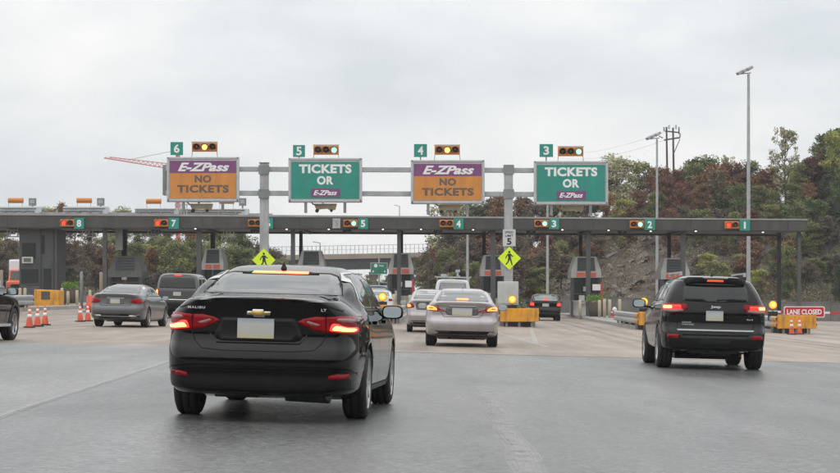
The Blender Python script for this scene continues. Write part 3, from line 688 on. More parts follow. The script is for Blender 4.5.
# ------------------------------------------------------------------ island equipment
def barrier(k, words, px_light=None, cabinet=False, first=False, flash=(0, 0)):
    Y = 86.5; x = ISL[k]; g0 = zg(x, Y)
    t = thing('crash_barrier', 'yellow fronted crash barrier with steel rails %s' % words, 'barrier', (x, Y, g0), math.atan(-HD), 'crash barriers at the island noses')
    MB().prism([(-.84, .24), (.84, .24), (.84, .82), (-.84, .82)], -.03, .09).build('nose_panel', 'yellow_paint', t, bevel=.02)
    for sx in (-1, 1):
        q = MB()
        prof = [(0, .30), (.07, .36), (.07, .44), (0, .50), (0, .56), (.07, .62), (.07, .70), (0, .76), (.012, .77), (.085, .71), (.085, .61), (.015, .555), (.015, .505), (.085, .45), (.085, .35), (.012, .29)]
        vs = [(sx * (.80 + p), yy, z + zg(x, Y + yy) - g0 if yy > 1 else z) for yy in (.1, 4, 8, 12) for p, z in prof]; n = len(prof)
        q.add(vs, [(r_ * n + i, r_ * n + (i + 1) % n, (r_ + 1) * n + (i + 1) % n, (r_ + 1) * n + i) for r_ in range(3) for i in range(n)]); q.build('guard_rail', 'galv', t)
        q2 = MB(); q2.v = [(vx + sx * .004, vy, vz) for vx, vy, vz in q.v if vy < .2] + [(vx + sx * .004, 1.3, vz) for vx, vy, vz in q.v if vy < .2]; q2.f = [(i, (i + 1) % n, n + (i + 1) % n, n + i) for i in range(n)]; q2.sm = [False] * n
        q2.build('painted_rail_end', 'yellow_paint', t)
    for sx in (-.55, 0, .55): MB().span(sx - .05, sx + .05, .1, .2, 0, .6).build('leg', 'galv_dark', t)
    for yy in (2, 5, 8, 11):
        MB().span(-.78, -.68, yy, yy + .12, 0, .7).build('rail_post', 'galv_dark', t); MB().span(.68, .78, yy, yy + .12, 0, .7).build('rail_post', 'galv_dark', t)
    MB().span(-.62, .62, .95, 11, .02, .34).build('cushion', 'rubber', t)
    if flash:
        fx, fy = flash; Yf = Y + 2.0; X, _, Z = P(fx, fy, Yf); gg = zg(X, Yf)
        f = thing('warning_lamp', 'lit round amber lamp on the barrier %s' % words, 'lamp', (X, Yf, gg), 0, 'round amber lamps on the barriers')
        zz = Z - gg
        q = MB(); q.lathe([(.001, -.09), (.08, -.08), (.14, -.05), (.165, 0)], 'Y', 24, (0, 0, zz)); q.build('lens', 'lit_amber', f)
        q = MB(); q.lathe([(.001, -.10), (.05, -.098), (.085, -.085)], 'Y', 20, (0, 0, zz)); q.build('bulb_glow', 'lit_amber_core', f)
        q = MB(); q.lathe([(.001, .13), (.12, .12), (.185, .06), (.19, -.01), (.168, -.01), (.168, .02)], 'Y', 24, (0, 0, zz)); q.build('housing', 'signal_yellow', f)
        MB().span(-.04, .04, .02, .08, .0, zz - .17).build('post', 'galv_dark', f); MB().span(-.2, .2, -.1, .2, .55, .95).build('battery_box', 'rubber', f)
barrier('4_3', 'under the beige cabinet', flash=(512.3, 299.7))
barrier('3_2', 'left of the black four wheel drive SUV', flash=(644, 301.8))
barrier('2_1', 'in front of the LANE CLOSED sign', flash=(773, 305))
barrier('5_4', 'beside the foreground sedan mirror', flash=(382.5, 297))
barrier('6_5', 'hidden behind the foreground sedan', flash=None)
barrier('8_7', 'behind the mid grey sedan on the left', flash=None)
# beige cabinet at the gantry post
Y = 95.5; x, _, z = P(508, 294, Y); g0 = zg(x, Y) + .17
t = thing('control_cabinet', 'tall pale beige cabinet in front of the right gantry post', 'cabinet', (x, Y, g0))
MB().span(-.49, .49, -.3, .3, .72, P(0, 281.5, Y)[2] - g0).build('box', 'cabinet', t, bevel=.03)
MB().span(-.45, .45, -.325, -.303, .80, P(0, 283, Y)[2] - g0).build('door', 'cabinet', t, bevel=.01)
MB().span(-.1, -.0, -.24, -.12, 0, .717).build('leg', 'galv_dark', t); MB().span(-.4, -.3, -.24, -.12, 0, .717).build('leg', 'galv_dark', t); MB().span(.3, .4, -.24, -.12, 0, .717).build('leg', 'galv_dark', t)

# yellow block, dark square on its face
Y = 112; x, _, _z = P(46.5, 0, Y); g0 = zg(x, Y)
t = thing('yellow_block', 'yellow painted block with a dark square hatch behind the three cones', 'barrier', (x, Y, g0))
MB().prism([(-.70, 0), (.70, 0), (.70, .98), (-.70, 1.04)], 0, 1.6).build('block', 'yellow_paint', t, bevel=.04); MB().span(-.25, .15, -.02, -.002, .52, .88).build('hatch', 'booth_dark', t); 
q = MB(); q.span(-.29, -.252, -.03, -.002, .48, .92).span(.152, .19, -.03, -.002, .48, .92).span(-.252, .152, -.03, -.002, .882, .92).span(-.252, .152, -.03, -.002, .48, .518); q.build('hatch_frame', 'wood_pole', t)

# bollards
def bollard(px, ptop, Y, label, m='beige', r=.09, flat=False, grp='beige bollards on the islands'):
    x, _, z = P(px, ptop, Y); g0 = zg(x, Y); hh = z - g0
    mb = MB().lathe([(0.001, 0), (r, 0), (r, hh - .05), (r * .8, hh - .01), (.001, hh)], 'Z', 16)
    o = mb.build('bollard', m); o.location = (x, Y, g0); tag(o, label, 'bollard', grp)
for px, pt, Y, lab, m in ((20, 288, 116, 'beige bollard left of the yellow block', 'beige'), (25, 288, 117, 'beige bollard touching the left of the yellow block', 'beige'), (62, 288, 118, 'beige bollard right of the yellow block', 'beige'), (68, 291, 120, 'shorter beige bollard right of the yellow block', 'beige'),
        (77, 290, 119, 'beige bollard behind the pair of cones', 'beige'), (90, 290, 120, 'beige bollard over the orange barrel', 'beige'), (81.5, 271.5, 112, 'tall grey post behind the pair of cones', 'galv_dark'), (101, 272, 112, 'tall tan post left of the mid grey sedan', 'tan_girder'), (1.5, 270, 112, 'tall tan post at the left edge of the picture', 'tan_girder'),
        (599.5, 300, 119, 'beige bollard at the left of the planter', 'beige'), (604.5, 299, 118, 'beige bollard in front of the planter', 'beige'), (609.7, 299.5, 117, 'beige bollard right of the planter', 'beige'), (619.7, 299, 115, 'beige bollard beside the red fire hydrant', 'beige'), (580, 300, 121, 'beige bollard under the booth with white notice', 'beige'),
        (394, 294, 117, 'beige bollard under the booth left of the small grey sedan', 'beige'), (410, 295, 117, 'thin beige bollard left of the small grey sedan', 'beige')):
    bollard(px, pt, Y, lab, m)
# planter with yellow-green leaves
def leaf_cluster(mb, c, r, n, size, rng, flat=.8):
    for _ in range(n):
        d = Vector((rng.gauss(0, 1), rng.gauss(0, 1), rng.gauss(0, 1))).normalized() * (rng.random() ** .45) * r; d.z *= flat
        p = Vector(c) + d; s_ = size * rng.uniform(.6, 1.3)
        u = Vector((rng.gauss(0, 1), rng.gauss(0, 1), rng.gauss(0, 1))).normalized(); v = u.orthogonal().normalized(); v.rotate(Matrix.Rotation(rng.random() * 6.28, 3, u))
        wv = u.cross(v)
        mb.add([p - v * s_, p + wv * s_ * .5, p + v * s_, p - wv * s_ * .5], [(0, 1, 2, 3)])
for px, w_, lab, col in ((597.5, .62, 'dark tub planter with yellow green leaves beside the toll booth with white notice', 'flower_leaf'), (72, .5, 'planter of small shrubs behind the yellow block', 'flower_leaf')):
    Y = 123; x, _, z = P(px, 299, Y); g0 = zg(x, Y) + .17
    t = thing('planter', lab, 'planter', (x, Y, g0)); MB().lathe([(.001, 0), (w_ * .75, 0), (w_, .9), (w_ * .92, .9), (w_ * .9, .8), (.001, .8)], 'Z', 20).build('tub', 'wood_pole', t)
    rng = random.Random(3); q = MB()
    for k in range(14): leaf_cluster(q, (rng.uniform(-w_, w_), rng.uniform(-w_, w_), 1.0 + rng.uniform(0, .25)), .28, 34, .06, rng)
    q.build('foliage', col, t)
# hydrant
Y = 117; x, _, z = P(614.5, 303, Y); g0 = zg(x, Y) + .17
t = thing('fire_hydrant', 'small red and white fire hydrant between two beige bollards', 'hydrant', (x, Y, g0))
MB().lathe([(.001, 0), (.17, 0), (.17, .06), (.12, .08), (.12, .42)], 'Z', 16).build('body', 'red_paint', t); MB().lathe([(.12, .423), (.15, .45), (.13, .56), (.06, .64), (.001, .66)], 'Z', 16).build('cap', 'white_paint', t)
MB().cyl((-.22, 0, .34), (.22, 0, .34), .055, n=10).cyl((0, -.2, .32), (0, 0, .32), .07, n=10).build('nozzle', 'white_paint', t)
# orange barrel behind the grey sedan
Y = 100; x, _, z = P(91.5, 301, Y); g0 = zg(x, Y)
t = thing('traffic_barrel', 'orange barrel left of the mid grey sedan', 'barrel', (x, Y, g0)); MB().lathe([(.001, 0), (.30, 0), (.27, .45), (.25, .47), (.24, .80), (.001, .84)], 'Z', 20).build('drum', 'cone_orange', t); MB().span(-.36, .36, -.36, .36, -.0, .05).build('base', 'rubber', t)

# cones
def cone():
    t = thing('traffic_cone', 'orange cone', 'cone'); h = .76
    MB().box((0, 0, .03), (.40, .40, .05), taper=(.92, .92)).build('base', 'rubber', t)
    MB().lathe([(.15, .055), (.145, .08), (.025, h), (.001, h + .004)], 'Z', 20).build('body', 'cone_orange', t)
    for a, c in ((.36, .48), (.56, .65)):
        ra = .145 - (.12) * (a - .08) / (h - .08) + .004; rb = .145 - (.12) * (c - .08) / (h - .08) + .004
        MB().lathe([(ra - .006, a), (ra, a), (rb, c), (rb - .006, c)], 'Z', 20).build('white_band', 'cone_white', t)
    return t
c0 = cone()
spots = [(29.3, 328, 'leftmost cone of the three on the left'), (37.3, 326.8, 'middle cone of the three on the left'), (45, 325.5, 'rightmost cone of the three on the left'), (80.2, 322, 'left cone of the pair beside the mid grey sedan'), (88, 321.5, 'right cone of the pair beside the mid grey sedan'),
         (791.7, 333.6, 'left cone of the pair under the LANE CLOSED sign'), (799.6, 333.4, 'right cone of the pair under the LANE CLOSED sign')]
for i, (px, py, lab) in enumerate(spots):
    c = c0 if i == 0 else dup(c0)
    Y = 70.0
    for _ in range(30): Y = FPX * gH(Y) / (py - YH - CROSS * (px - 420))
    c['label'] = lab + ', orange with two white bands'; c['group'] = 'orange traffic cones'; Y -= 3.2 * (i > 4); X = (px - 420) * Y / FPX; c.location = (X, Y, zg(X, Y)); c.rotation_euler = (0, .02, i * .7); c.scale = (.78, .78, .88)
    if i > 4: c.scale = (.80, .80, .95)

# gate arm and LANE CLOSED sign
Y = 101; g = thing('gate_arm', 'red and white barrier arm lowered across lane 1 on the right', 'barrier', (*P(752, 0, Y)[:2], zg(P(752, 0, Y)[0], Y)))
gz0 = g.location.z; zz = P(0, 311.5, Y)[2] - gz0
MB().span(-.2, .2, -.2, .2, 0, 1.05).build('housing', 'yellow_paint', g, bevel=.03)
for k in range(11):
    MB().span(.21 + k * .62, .21 + k * .62 + .617, -.03, .03, zz - .06 - k*.012, zz + .05 - k*.012).build('arm_segment', 'white_paint' if k % 2 else 'red_paint', g)
x, y, z = P(804.3, 312, Y - .15)
t = thing('lane_closed_sign', 'red rounded sign reading LANE CLOSED in white', 'sign', (x, y, z))
def rrect(w_, h_, r): return round_poly0([(-w_/2, -h_/2), (w_/2, -h_/2), (w_/2, h_/2), (-w_/2, h_/2)], r)
def round_poly0(poly, r, n=5):
    out = []
    for i in range(len(poly)):
        p = Vector(poly[i]); a = Vector(poly[i - 1]); b_ = Vector(poly[(i + 1) % len(poly)]); s0 = p + (a - p).normalized() * r; s1 = p + (b_ - p).normalized() * r
        for k in range(n + 1): tt = k / n; q = s0 * (1 - tt) ** 2 + p * 2 * tt * (1 - tt) + s1 * tt * tt; out.append((q.x, q.y))
    return out
MB().prism(rrect(2.06, .56, .1), 0, .02).build('border', 'white_letter', t); p = MB().prism(rrect(1.98, .48, .08), -.006, -.001).build('sign_panel', 'red_sign', t)
text('lettering', 'LANE CLOSED', 1.75, .26, 'white_letter', p, (0, -.008, 0), bold=.03, ext=.003)

# ------------------------------------------------------------------ concrete wall behind the lanes
def wall(x0, x1, Y0, Y1, h_, name, lab, m='wall_conc'):
    t = thing(name, lab, 'wall', (x0, Y0, zg(x0, Y0))); L = math.hypot(x1 - x0, Y1 - Y0); ang = math.atan2(Y1 - Y0, x1 - x0); n = int(L / 4) + 1
    t.rotation_euler = (0, 0, ang); q = MB(); cp = MB()
    for i in range(n):
        a, c = L * i / n, L * (i + 1) / n; xa_, ya_ = x0 + a * math.cos(ang), Y0 + a * math.sin(ang); dz = zg(xa_, ya_) - zg(x0, Y0)
        q.prism([(a, dz - .3), (c - .02, dz - .3), (c - .02, dz + h_), (a, dz + h_)], 0, .35)
        cp.prism([(a, dz + h_ + .002), (c - .02, dz + h_ + .002), (c - .02, dz + h_ + .07), (a, dz + h_ + .07)], -.03, .38)
    q.build('wall_panel', m, t); cp.build('coping', m, t)
wall(P(561, 0, 150)[0], P(940, 0, 148)[0], 150, 148, 1.3, 'concrete_wall', 'low dark concrete wall at the foot of the rocky slope')
wall(-45, P(214, 0, 150)[0], 150, 152, .55, 'low_barrier_wall', 'low concrete barrier behind the toll booths on the left')

# ------------------------------------------------------------------ light poles, utility pole, crane
def light_pole(px, ptop, Y, r, label, heads=3, sc=1.0):
    x, _, z = P(px, ptop, Y); g0 = terrain(x, Y); h_ = z - g0
    t = thing('light_pole', label, 'lamp post', (x, Y, g0), 0, 'tall floodlight poles'); MB().cyl((0, 0, 0), (0, 0, h_), r, r * .6, 14).build('pole', 'galv', t)
    MB().cyl((0, 0, 0), (0, 0, .3), r * 1.8, n=14).build('base', 'galv_dark', t)
    MB().bar((-.75 * sc, 0, h_), (.2 * sc, 0, h_ + .1 * sc), .07 * sc).build('bracket', 'galv_dark', t)
    for k in range(heads):
        hd = MB().box((-.72 * sc + .38 * k * sc, -.15, h_ + .12 * sc + .16 * k * sc), (.50 * sc, .55 * sc, .24 * sc), ry=R(-32), rz=R(15)).build('floodlight', 'galv', t, bevel=.03)
    return t
light_pole(748.5, 74, 146, .165, 'tallest light pole with floodlights, right of the black four wheel drive SUV', 3, .9)
light_pole(657, 139, 160, .13, 'shorter light pole with floodlights left of the twin utility pole', 3, .9)
for px, pt, Y, lab, r in ((547.5, 195, 152, 'light pole behind the teal sign number 3', .12), (467.5, 200, 152, 'light pole behind the orange sign number 4', .12), (320, 243, 240, 'small far lamp post in front of the overpass', .1), (399.5, 206, 330, 'far lamp post beyond the overpass', .12)):
    if pt > 240 or Y > 300:
        x, _, z = P(px, pt, Y); g0 = zg(x, Y); t = thing('street_lamp', lab, 'lamp post', (x, Y, g0)); MB().cyl((0, 0, 0), (0, 0, z - g0), r, r * .6, 10).build('pole', 'galv', t); MB().bar((0, 0, z - g0), (-.9, 0, z - g0 + .15), .1).build('lamp_head', 'galv', t)
    else: light_pole(px, pt, Y, r, lab, 2, .8)
Y = 225
t = thing('utility_pole', 'twin wooden utility pole rising behind the red trees', 'utility pole', (P(671, 0, Y)[0], Y, terrain(P(671, 0, Y)[0], Y)))
ox, ozz = t.location.x, t.location.z
def up(px, py): p = P(px, py, Y); return (p[0] - ox, 0, p[2] - ozz)
for a, c in (((668, 170), (666.5, 127)), ((674.5, 175), (673, 127.5))):
    A, B = up(*a), up(*c); MB().cyl((A[0], 0, 0), B, .15, .10, 10).build('pole', 'wood_pole', t)
q = MB(); q.bar(up(664, 140), up(680, 137.5), .16); q.bar(up(665, 131), up(679.5, 132.5), .14); q.bar(up(679, 127), up(679, 134), .12); q.bar(up(673, 155), up(680, 139), .08); q.bar(up(663, 138), up(659, 136), .1); q.build('crossarm', 'wood_pole', t)
q = MB()
for p in ((664, 131), (669, 129), (676, 129), (680, 137)): A = up(*p); q.cyl(A, (A[0], 0, A[2] + .45), .09, n=8)
q.build('insulator', 'galv', t)
for (a, c, lab) in (((665, 131.5), (560, 152), 'upper'), ((665, 140), (560, 158), 'lower')):
    A = P(*a, 225); B = P(c[0], c[1], 420); pts = [Vector(A).lerp(Vector(B), i / 12) for i in range(13)]
    mb = MB()
    for i in range(12):
        p0 = pts[i].copy(); p1 = pts[i + 1].copy(); p0.z -= 4 * (i/12) * (1 - i/12); p1.z -= 4 * ((i+1)/12) * (1 - (i+1)/12); mb.cyl(p0, p1, .012, n=5, cap=False)
    tag(mb.build('power_line', 'steel_grey'), '%s thin power line running left from the twin utility pole' % lab, 'cable', 'power lines')
Y = 600
t = thing('tower_crane', 'faint red crane jib reaching left from behind the number 6 sign', 'crane', (P(176, 0, Y)[0], Y, zg(-60, Y)))
ox, ozz = t.location.x, t.location.z
q = MB(); A = up(104, 158); B = up(178, 170); A = Vector(A); B = Vector(B); up_ = Vector((0, 0, 1.6))
q.bar(A, B, .28); q.bar(A + Vector((1.5, 0, .3)), B + up_, .22)
for i in range(16):
    p = A.lerp(B, i / 16); p2 = A.lerp(B, (i + .5) / 16) + up_ * (.25 + .75 * i / 16); p3 = A.lerp(B, (i + 1) / 16); q.bar(p, p2, .16); q.bar(p2, p3, .16)
q.build('jib', 'crane_red', t); MB().bar((B.x, 0, 0), (B.x, 0, B.z + 6), 1.2).build('mast', 'crane_red', t)
q = MB().bar((B.x, 0, B.z + 6), A.lerp(B, .35) + up_ * .5, .1); q.build('stay', 'steel_grey', t)

# ------------------------------------------------------------------ overpass and green sign
Y = 330
t = thing('overpass', 'concrete road overpass with a mesh fence crossing behind the toll plaza', 'bridge', (0, Y, zg(0, Y))); oz2 = t.location.z
xa_, xb_ = P(205, 0, Y)[0], P(470, 0, Y)[0]
def oz_(py): return P(0, py, Y)[2] - oz2
def bs(x0, x1, y0, y1, za, zb, dz=.8): # gently rising to the right
    mb = MB(); vs = [(x, y, z + (dz if x == x1 else 0)) for x in (x0, x1) for y in (y0, y1) for z in (za, zb)]
    mb.add(vs, [(0, 2, 3, 1), (4, 5, 7, 6), (0, 1, 5, 4), (2, 6, 7, 3), (1, 3, 7, 5), (0, 4, 6, 2)]); return mb
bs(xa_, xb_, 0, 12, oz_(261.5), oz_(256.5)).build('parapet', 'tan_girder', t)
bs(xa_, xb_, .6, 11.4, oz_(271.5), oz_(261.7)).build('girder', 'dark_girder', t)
q = MB(); n = 62
for i in range(n + 1):
    x = xa_ + (xb_ - xa_) * i / n; z = .8 * i / n; q.span(x - .05, x + .05, .3, .4, oz_(256.5) + z, oz_(248) + z)
q.add(*(lambda m_: (m_.v, m_.f))(bs(xa_, xb_, .3, .38, oz_(248.4), oz_(247.9)))); q.add(*(lambda m_: (m_.v, m_.f))(bs(xa_, xb_, .3, .38, oz_(252.3), oz_(252.0)))); q.build('fence', 'fence_far', t)
for px in (262, 318, 372, 425):
    x = P(px, 0, Y)[0]; MB().span(x - .6, x + .6, 4, 8, -.5, oz_(271.6)).build('pier', 'tan_girder', t)
for px, sx in ((222, -1), (455, 1)):
    x = P(px, 0, Y)[0]; MB().span(x - 3, x + 3, 1, 11, -.5, oz_(271.4)).build('abutment', 'tan_girder', t)
Y = 215; x, _, z = P(379, 268.5, Y); g0 = zg(x, Y)
t = thing('road_sign', 'green road direction sign on a post in front of the overpass', 'sign', (x, Y, g0))
zz = z - g0; w_, h_ = 17 * Y / FPX, 11.5 * Y / FPX
MB().span(-w_/2, w_/2, 0, .05, zz - h_/2, zz + h_/2).build('border', 'sign_white', t); p = MB().span(-w_/2 + .05, w_/2 - .05, -.012, -.002, zz - h_/2 + .05, zz + h_/2 - .05).build('sign_panel', 'green_sign', t)
MB().prism([(-.35 + .2 * math.cos(a), zz + .3 + .2 * math.sin(a)) for a in [i * .45 for i in range(14)]], -.02, -.013).build('route_shield', 'white_letter', p)
MB().prism([(-.62, zz - .15), (-.52, zz - .4), (-.72, zz - .4)], -.02, -.013).build('arrow', 'white_letter', p); MB().prism([(.62, zz - .15), (.72, zz - .4), (.52, zz - .4)], -.02, -.013).build('arrow', 'white_letter', p)
MB().prism([(-.0, zz + .24), (.5, zz + .24), (.5, zz + .36), (.0, zz + .36)], -.02, -.013).build('lettering_bar', 'white_letter', p) if False else text('lettering', 'West', .5, .2, 'white_letter', p, (.25, -.013, zz + .3), bold=.02)
MB().cyl((0, .1, 0), (0, .1, zz + h_/2 + .6), .08, n=10).build('post', 'galv', t)
# ------------------------------------------------------------------ trees
def foliage_mat(name, cols, sc=.35):
    m = bpy.data.materials.new(name); m.use_nodes = True; t = m.node_tree; b = t.nodes['Principled BSDF']; L = t.links.new
    geo = N(t, 'ShaderNodeNewGeometry'); oi = N(t, 'ShaderNodeObjectInfo'); co = N(t, 'ShaderNodeTexCoord')
    n = N(t, 'ShaderNodeTexNoise'); n.inputs['Scale'].default_value = sc; n.inputs['Detail'].default_value = 3; L(co.outputs['Object'], n.inputs[0])
    a = N(t, 'ShaderNodeMath', operation='MULTIPLY_ADD'); a.inputs[1].default_value = .40; L(geo.outputs['Random Per Island'], a.inputs[0])
    s2 = N(t, 'ShaderNodeMath', operation='MULTIPLY_ADD'); s2.inputs[1].default_value = .9; s2.inputs[2].default_value = -.15; L(n.outputs[0], s2.inputs[0]); L(s2.outputs[0], a.inputs[2])
    c = N(t, 'ShaderNodeMath', operation='MULTIPLY_ADD'); c.inputs[1].default_value = .30; L(oi.outputs['Random'], c.inputs[0]); 
    d = N(t, 'ShaderNodeMath', operation='SUBTRACT'); d.inputs[1].default_value = .15; L(a.outputs[0], d.inputs[0]); L(d.outputs[0], c.inputs[2])
    r = N(t, 'ShaderNodeValToRGB'); e = r.color_ramp.elements; k = len(cols)
    e[0].position = .15; e[0].color = cols[0] + (1,); e[1].position = .85; e[1].color = cols[-1] + (1,)
    for i, cc in enumerate(cols[1:-1]): x = e.new(.15 + .7 * (i + 1) / (k - 1)); x.color = cc + (1,)
    L(c.outputs[0], r.inputs[0]); L(r.outputs[0], b.inputs['Base Color']); b.inputs['Roughness'].default_value = .75; b.inputs['Specular IOR Level'].default_value = .25
    M[name] = m
foliage_mat('leaf_olive', [(0.082, 0.101, 0.045), (0.155, 0.176, 0.072), (0.240, 0.251, 0.101), (0.334, 0.297, 0.128)])
foliage_mat('leaf_green', [(0.053, 0.082, 0.038), (0.101, 0.138, 0.057), (0.166, 0.203, 0.082)])
foliage_mat('leaf_red', [(0.089, 0.052, 0.041), (0.177, 0.081, 0.061), (0.245, 0.120, 0.077), (0.258, 0.208, 0.108)])
foliage_mat('leaf_rust', [(0.109, 0.072, 0.045), (0.222, 0.124, 0.064), (0.372, 0.203, 0.082)])
foliage_mat('leaf_yellow', [(0.240, 0.259, 0.072), (0.372, 0.391, 0.101), (0.450, 0.450, 0.166)])
foliage_mat('leaf_pale', [(0.259, 0.251, 0.147), (0.391, 0.372, 0.222), (0.450, 0.450, 0.297)])
foliage_mat('leaf_brown', [(0.090, 0.076, 0.057), (0.166, 0.132, 0.094), (0.240, 0.188, 0.139)])
foliage_mat('leaf_dark', [(0.038, 0.049, 0.034), (0.068, 0.087, 0.049), (0.109, 0.119, 0.068)])
mat('bark', (.075, .06, .048), .9, 0, .25, 3)

TM = {}
def tree_meshes(kind, seed, leaf, dens, spread, sparse=0, conic=0):
    """unit tree 10 m tall: trunk mesh, crown mesh"""
    rng = random.Random(seed); tk = MB(); cr_ = MB(); H = 10.0
    tips = []
    def limb(p, d, L, r, lev):
        n = 3; pts = [p]
        for i in range(n):
            d = (d + Vector((rng.gauss(0, .13), rng.gauss(0, .13), rng.gauss(0.05, .08)))).normalized(); p = p + d * L / n; pts.append(p)
        for i in range(n): tk.cyl(pts[i], pts[i + 1], r * (1 - .28 * i), r * (1 - .28 * (i + 1)), 6 if lev < 2 else 4, cap=False)
        if lev >= 2: tips.append((pts[-1], lev)); tips.append((pts[-2], lev)); return
        if lev == 1: tips.append((pts[-1], lev))
        k = rng.randint(3, 5)
        for j in range(k):
            f = rng.uniform(.35, 1); q = pts[0].lerp(pts[-1], f); az_ = rng.random() * 6.28; el = rng.uniform(.1, .9)
            nd = Vector((math.cos(az_) * math.cos(el), math.sin(az_) * math.cos(el), math.sin(el))); nd = (nd + d * .5).normalized(); limb(q, nd, L * rng.uniform(.45, .7), r * .5, lev + 1)
    # main stem
    p = Vector((0, 0, -.4)); stem = [p]; nst = 7
    for i in range(nst): p = p + Vector((rng.gauss(0, .12), rng.gauss(0, .12), H * .88 / nst)); stem.append(p)
    for i in range(nst): tk.cyl(stem[i], stem[i + 1], .17 * (1 - i / nst * .85), .17 * (1 - (i + 1) / nst * .85), 8, cap=False)
    nb = 18
    for j in range(nb):
        f = .07 + .91 * (j / nb) if not sparse else .35 + .63 * j / nb; q = stem[int(f * nst)].lerp(stem[min(nst, int(f * nst) + 1)], (f * nst) % 1); az_ = j * 2.4 + rng.gauss(0, .4)
        wd = spread * (math.sin(math.pi * min(1, (f - .05) * (.95 if not conic else .6) + (.0 if not conic else .42))) ** .7) * rng.uniform(.65, 1.2)
        el = .25 + f * .7; limb(q, Vector((math.cos(az_) * math.cos(el), math.sin(az_) * math.cos(el), math.sin(el))), max(.6, wd * .62), .06, 1)
    tips.append((stem[-1], 1))
    for c, lv in tips:
        if rng.random() < max(sparse, .08): continue
        r = rng.uniform(.3, .95) * (1.1 if sparse < .3 else .6)
        leaf_cluster(cr_, c + Vector((0, 0, rng.uniform(-.2, .2))), r, int(dens * 1.9 * r * rng.uniform(.5, 1.4)), .15, rng, .75)
    o = tk.build('trunk', 'bark'); a = o.data; bpy.data.objects.remove(o)
    o = cr_.build('crown', leaf); bb = o.data; bpy.data.objects.remove(o)
    TM.setdefault(kind, []).append((a, bb))
for i in range(3): tree_meshes('olive', 10 + i, 'leaf_olive', 40, 3.3)
for i in range(3): tree_meshes('red', 20 + i, 'leaf_red', 44, 3.0)
for i in range(2): tree_meshes('green', 30 + i, 'leaf_green', 46, 3.2)
for i in range(2): tree_meshes('brown', 40 + i, 'leaf_brown', 30, 3.2, .15)
for i in range(2): tree_meshes('pale', 50 + i, 'leaf_pale', 26, 3.8, .25)
tree_meshes('rust', 60, 'leaf_rust', 40, 3.0); tree_meshes('rust', 61, 'leaf_rust', 36, 3.4)
tree_meshes('sparse', 70, 'leaf_pale', 26, 3.6, .35)
for i in range(2): tree_meshes('dark', 80 + i, 'leaf_dark', 46, 2.8, 0, 1)
tree_meshes('yellow', 90, 'leaf_yellow', 40, 3.0)
KL = {'olive': 'olive green autumn tree', 'red': 'dark red leaved tree', 'green': 'mid green leafy tree', 'brown': 'brownish half bare tree', 'pale': 'pale tan tree', 'rust': 'rusty orange leaved tree', 'sparse': 'slender sparse pale tree', 'dark': 'dark evergreen tree', 'yellow': 'yellow green tree'}
rt = random.Random(5)
def where(px, Y):
    zones = [(60, 'behind the dark toll building'), (120, 'between dark toll building and silver casing'), (200, 'behind the canopy at number 7'), (262, 'behind the canopy at number 6'), (300, 'left of the overpass end'), (420, 'beyond the overpass'), (470, 'behind the canopy at number 4'), (535, 'between signs number 4 and 3'), (612, 'behind sign number 3'),
             (660, 'left of the shorter light pole'), (705, 'under the twin utility pole'), (748, 'just left of the tallest light pole'), (800, 'right of the tallest light pole'), (2000, 'at the right edge of the picture')]
    for a, n in zones:
        if px < a: z = n; break
    return z + (', on the near slope' if Y < 190 else ', on the crest' if Y < 212 else ', in the back row')
def tree(px, ptop, Y, kind, wsc=1.0):
    x = (px - 420) * Y / FPX; g0 = terrain(x, Y); z = P(px, ptop, Y)[2]; h = z - g0
    if h < 1: h = 1.2
    a, bb = rt.choice(TM[kind]); w_ = where(px, Y)
    t = thing('tree', KL[kind] + ' ' + w_, 'tree', (x, Y, g0 - .05), rt.random() * 6.28, KL[kind] + 's ' + w_)
    s_ = h / 10.2; ww = s_ * wsc * rt.uniform(.9, 1.15)
    if h < 4: ww *= 1.5
    t.scale = (ww, ww, s_)
    for nm, me in (('trunk', a), ('crown', bb)): o = bpy.data.objects.new(nm, me); COL.objects.link(o); o.parent = t
# skyline of the right hill: (px, top row)
sky_r = [(424, 243), (436, 232), (447, 214), (460, 203), (473, 195), (487, 189), (502, 187), (517, 193), (530, 190), (544, 186), (558, 182), (572, 178), (590, 168), (606, 158), (622, 152), (638, 156), (652, 170), (664, 162), (676, 165), (690, 158), (704, 152), (714, 160), (728, 156), (740, 162), (752, 158), (764, 166), (776, 170), (792, 163), (806, 158), (818, 150), (832, 132), (846, 118)]
kind_r = ['brown', 'brown', 'olive', 'brown', 'green', 'brown', 'red', 'rust', 'brown', 'red', 'olive', 'brown', 'pale', 'pale', 'pale', 'olive', 'red', 'rust', 'red', 'olive', 'green', 'rust', 'red', 'brown', 'olive', 'red', 'olive', 'yellow', 'rust', 'red', 'olive', 'green']
for (px, pt), k in zip(sky_r, kind_r): tree(px, pt + rt.uniform(-2, 3), rt.uniform(204, 211), k, 1.15 if k != 'pale' else 1.3)
tree(786, 121, 198, 'sparse', .95); tree(726, 150, 214, 'sparse', .6); tree(838, 122, 200, 'yellow', .8)
for px, pt, k in ((446, 225, 'brown'), (470, 212, 'brown'), (455, 190, 'pale'), (500, 205, 'red'), (478, 214, 'rust'), (526, 205, 'brown'), (548, 206, 'rust'), (566, 200, 'olive'), (590, 190, 'brown'), (609, 190, 'rust'), (626, 196, 'yellow'), (642, 186, 'red'), (657, 188, 'olive'), (676, 184, 'red'), (686, 176, 'red'), (703, 176, 'red'), (718, 186, 'green'), (736, 180, 'olive'), (757, 180, 'olive'), (775, 186, 'olive'), (790, 182, 'olive'), (808, 176, 'rust'), (824, 170, 'dark'), (842, 162, 'green'), (716, 168, 'brown'), (834, 150, 'olive')):
    tree(px + rt.uniform(-3, 3), pt + rt.uniform(-3, 3), rt.uniform(192, 202), k, 1.1)
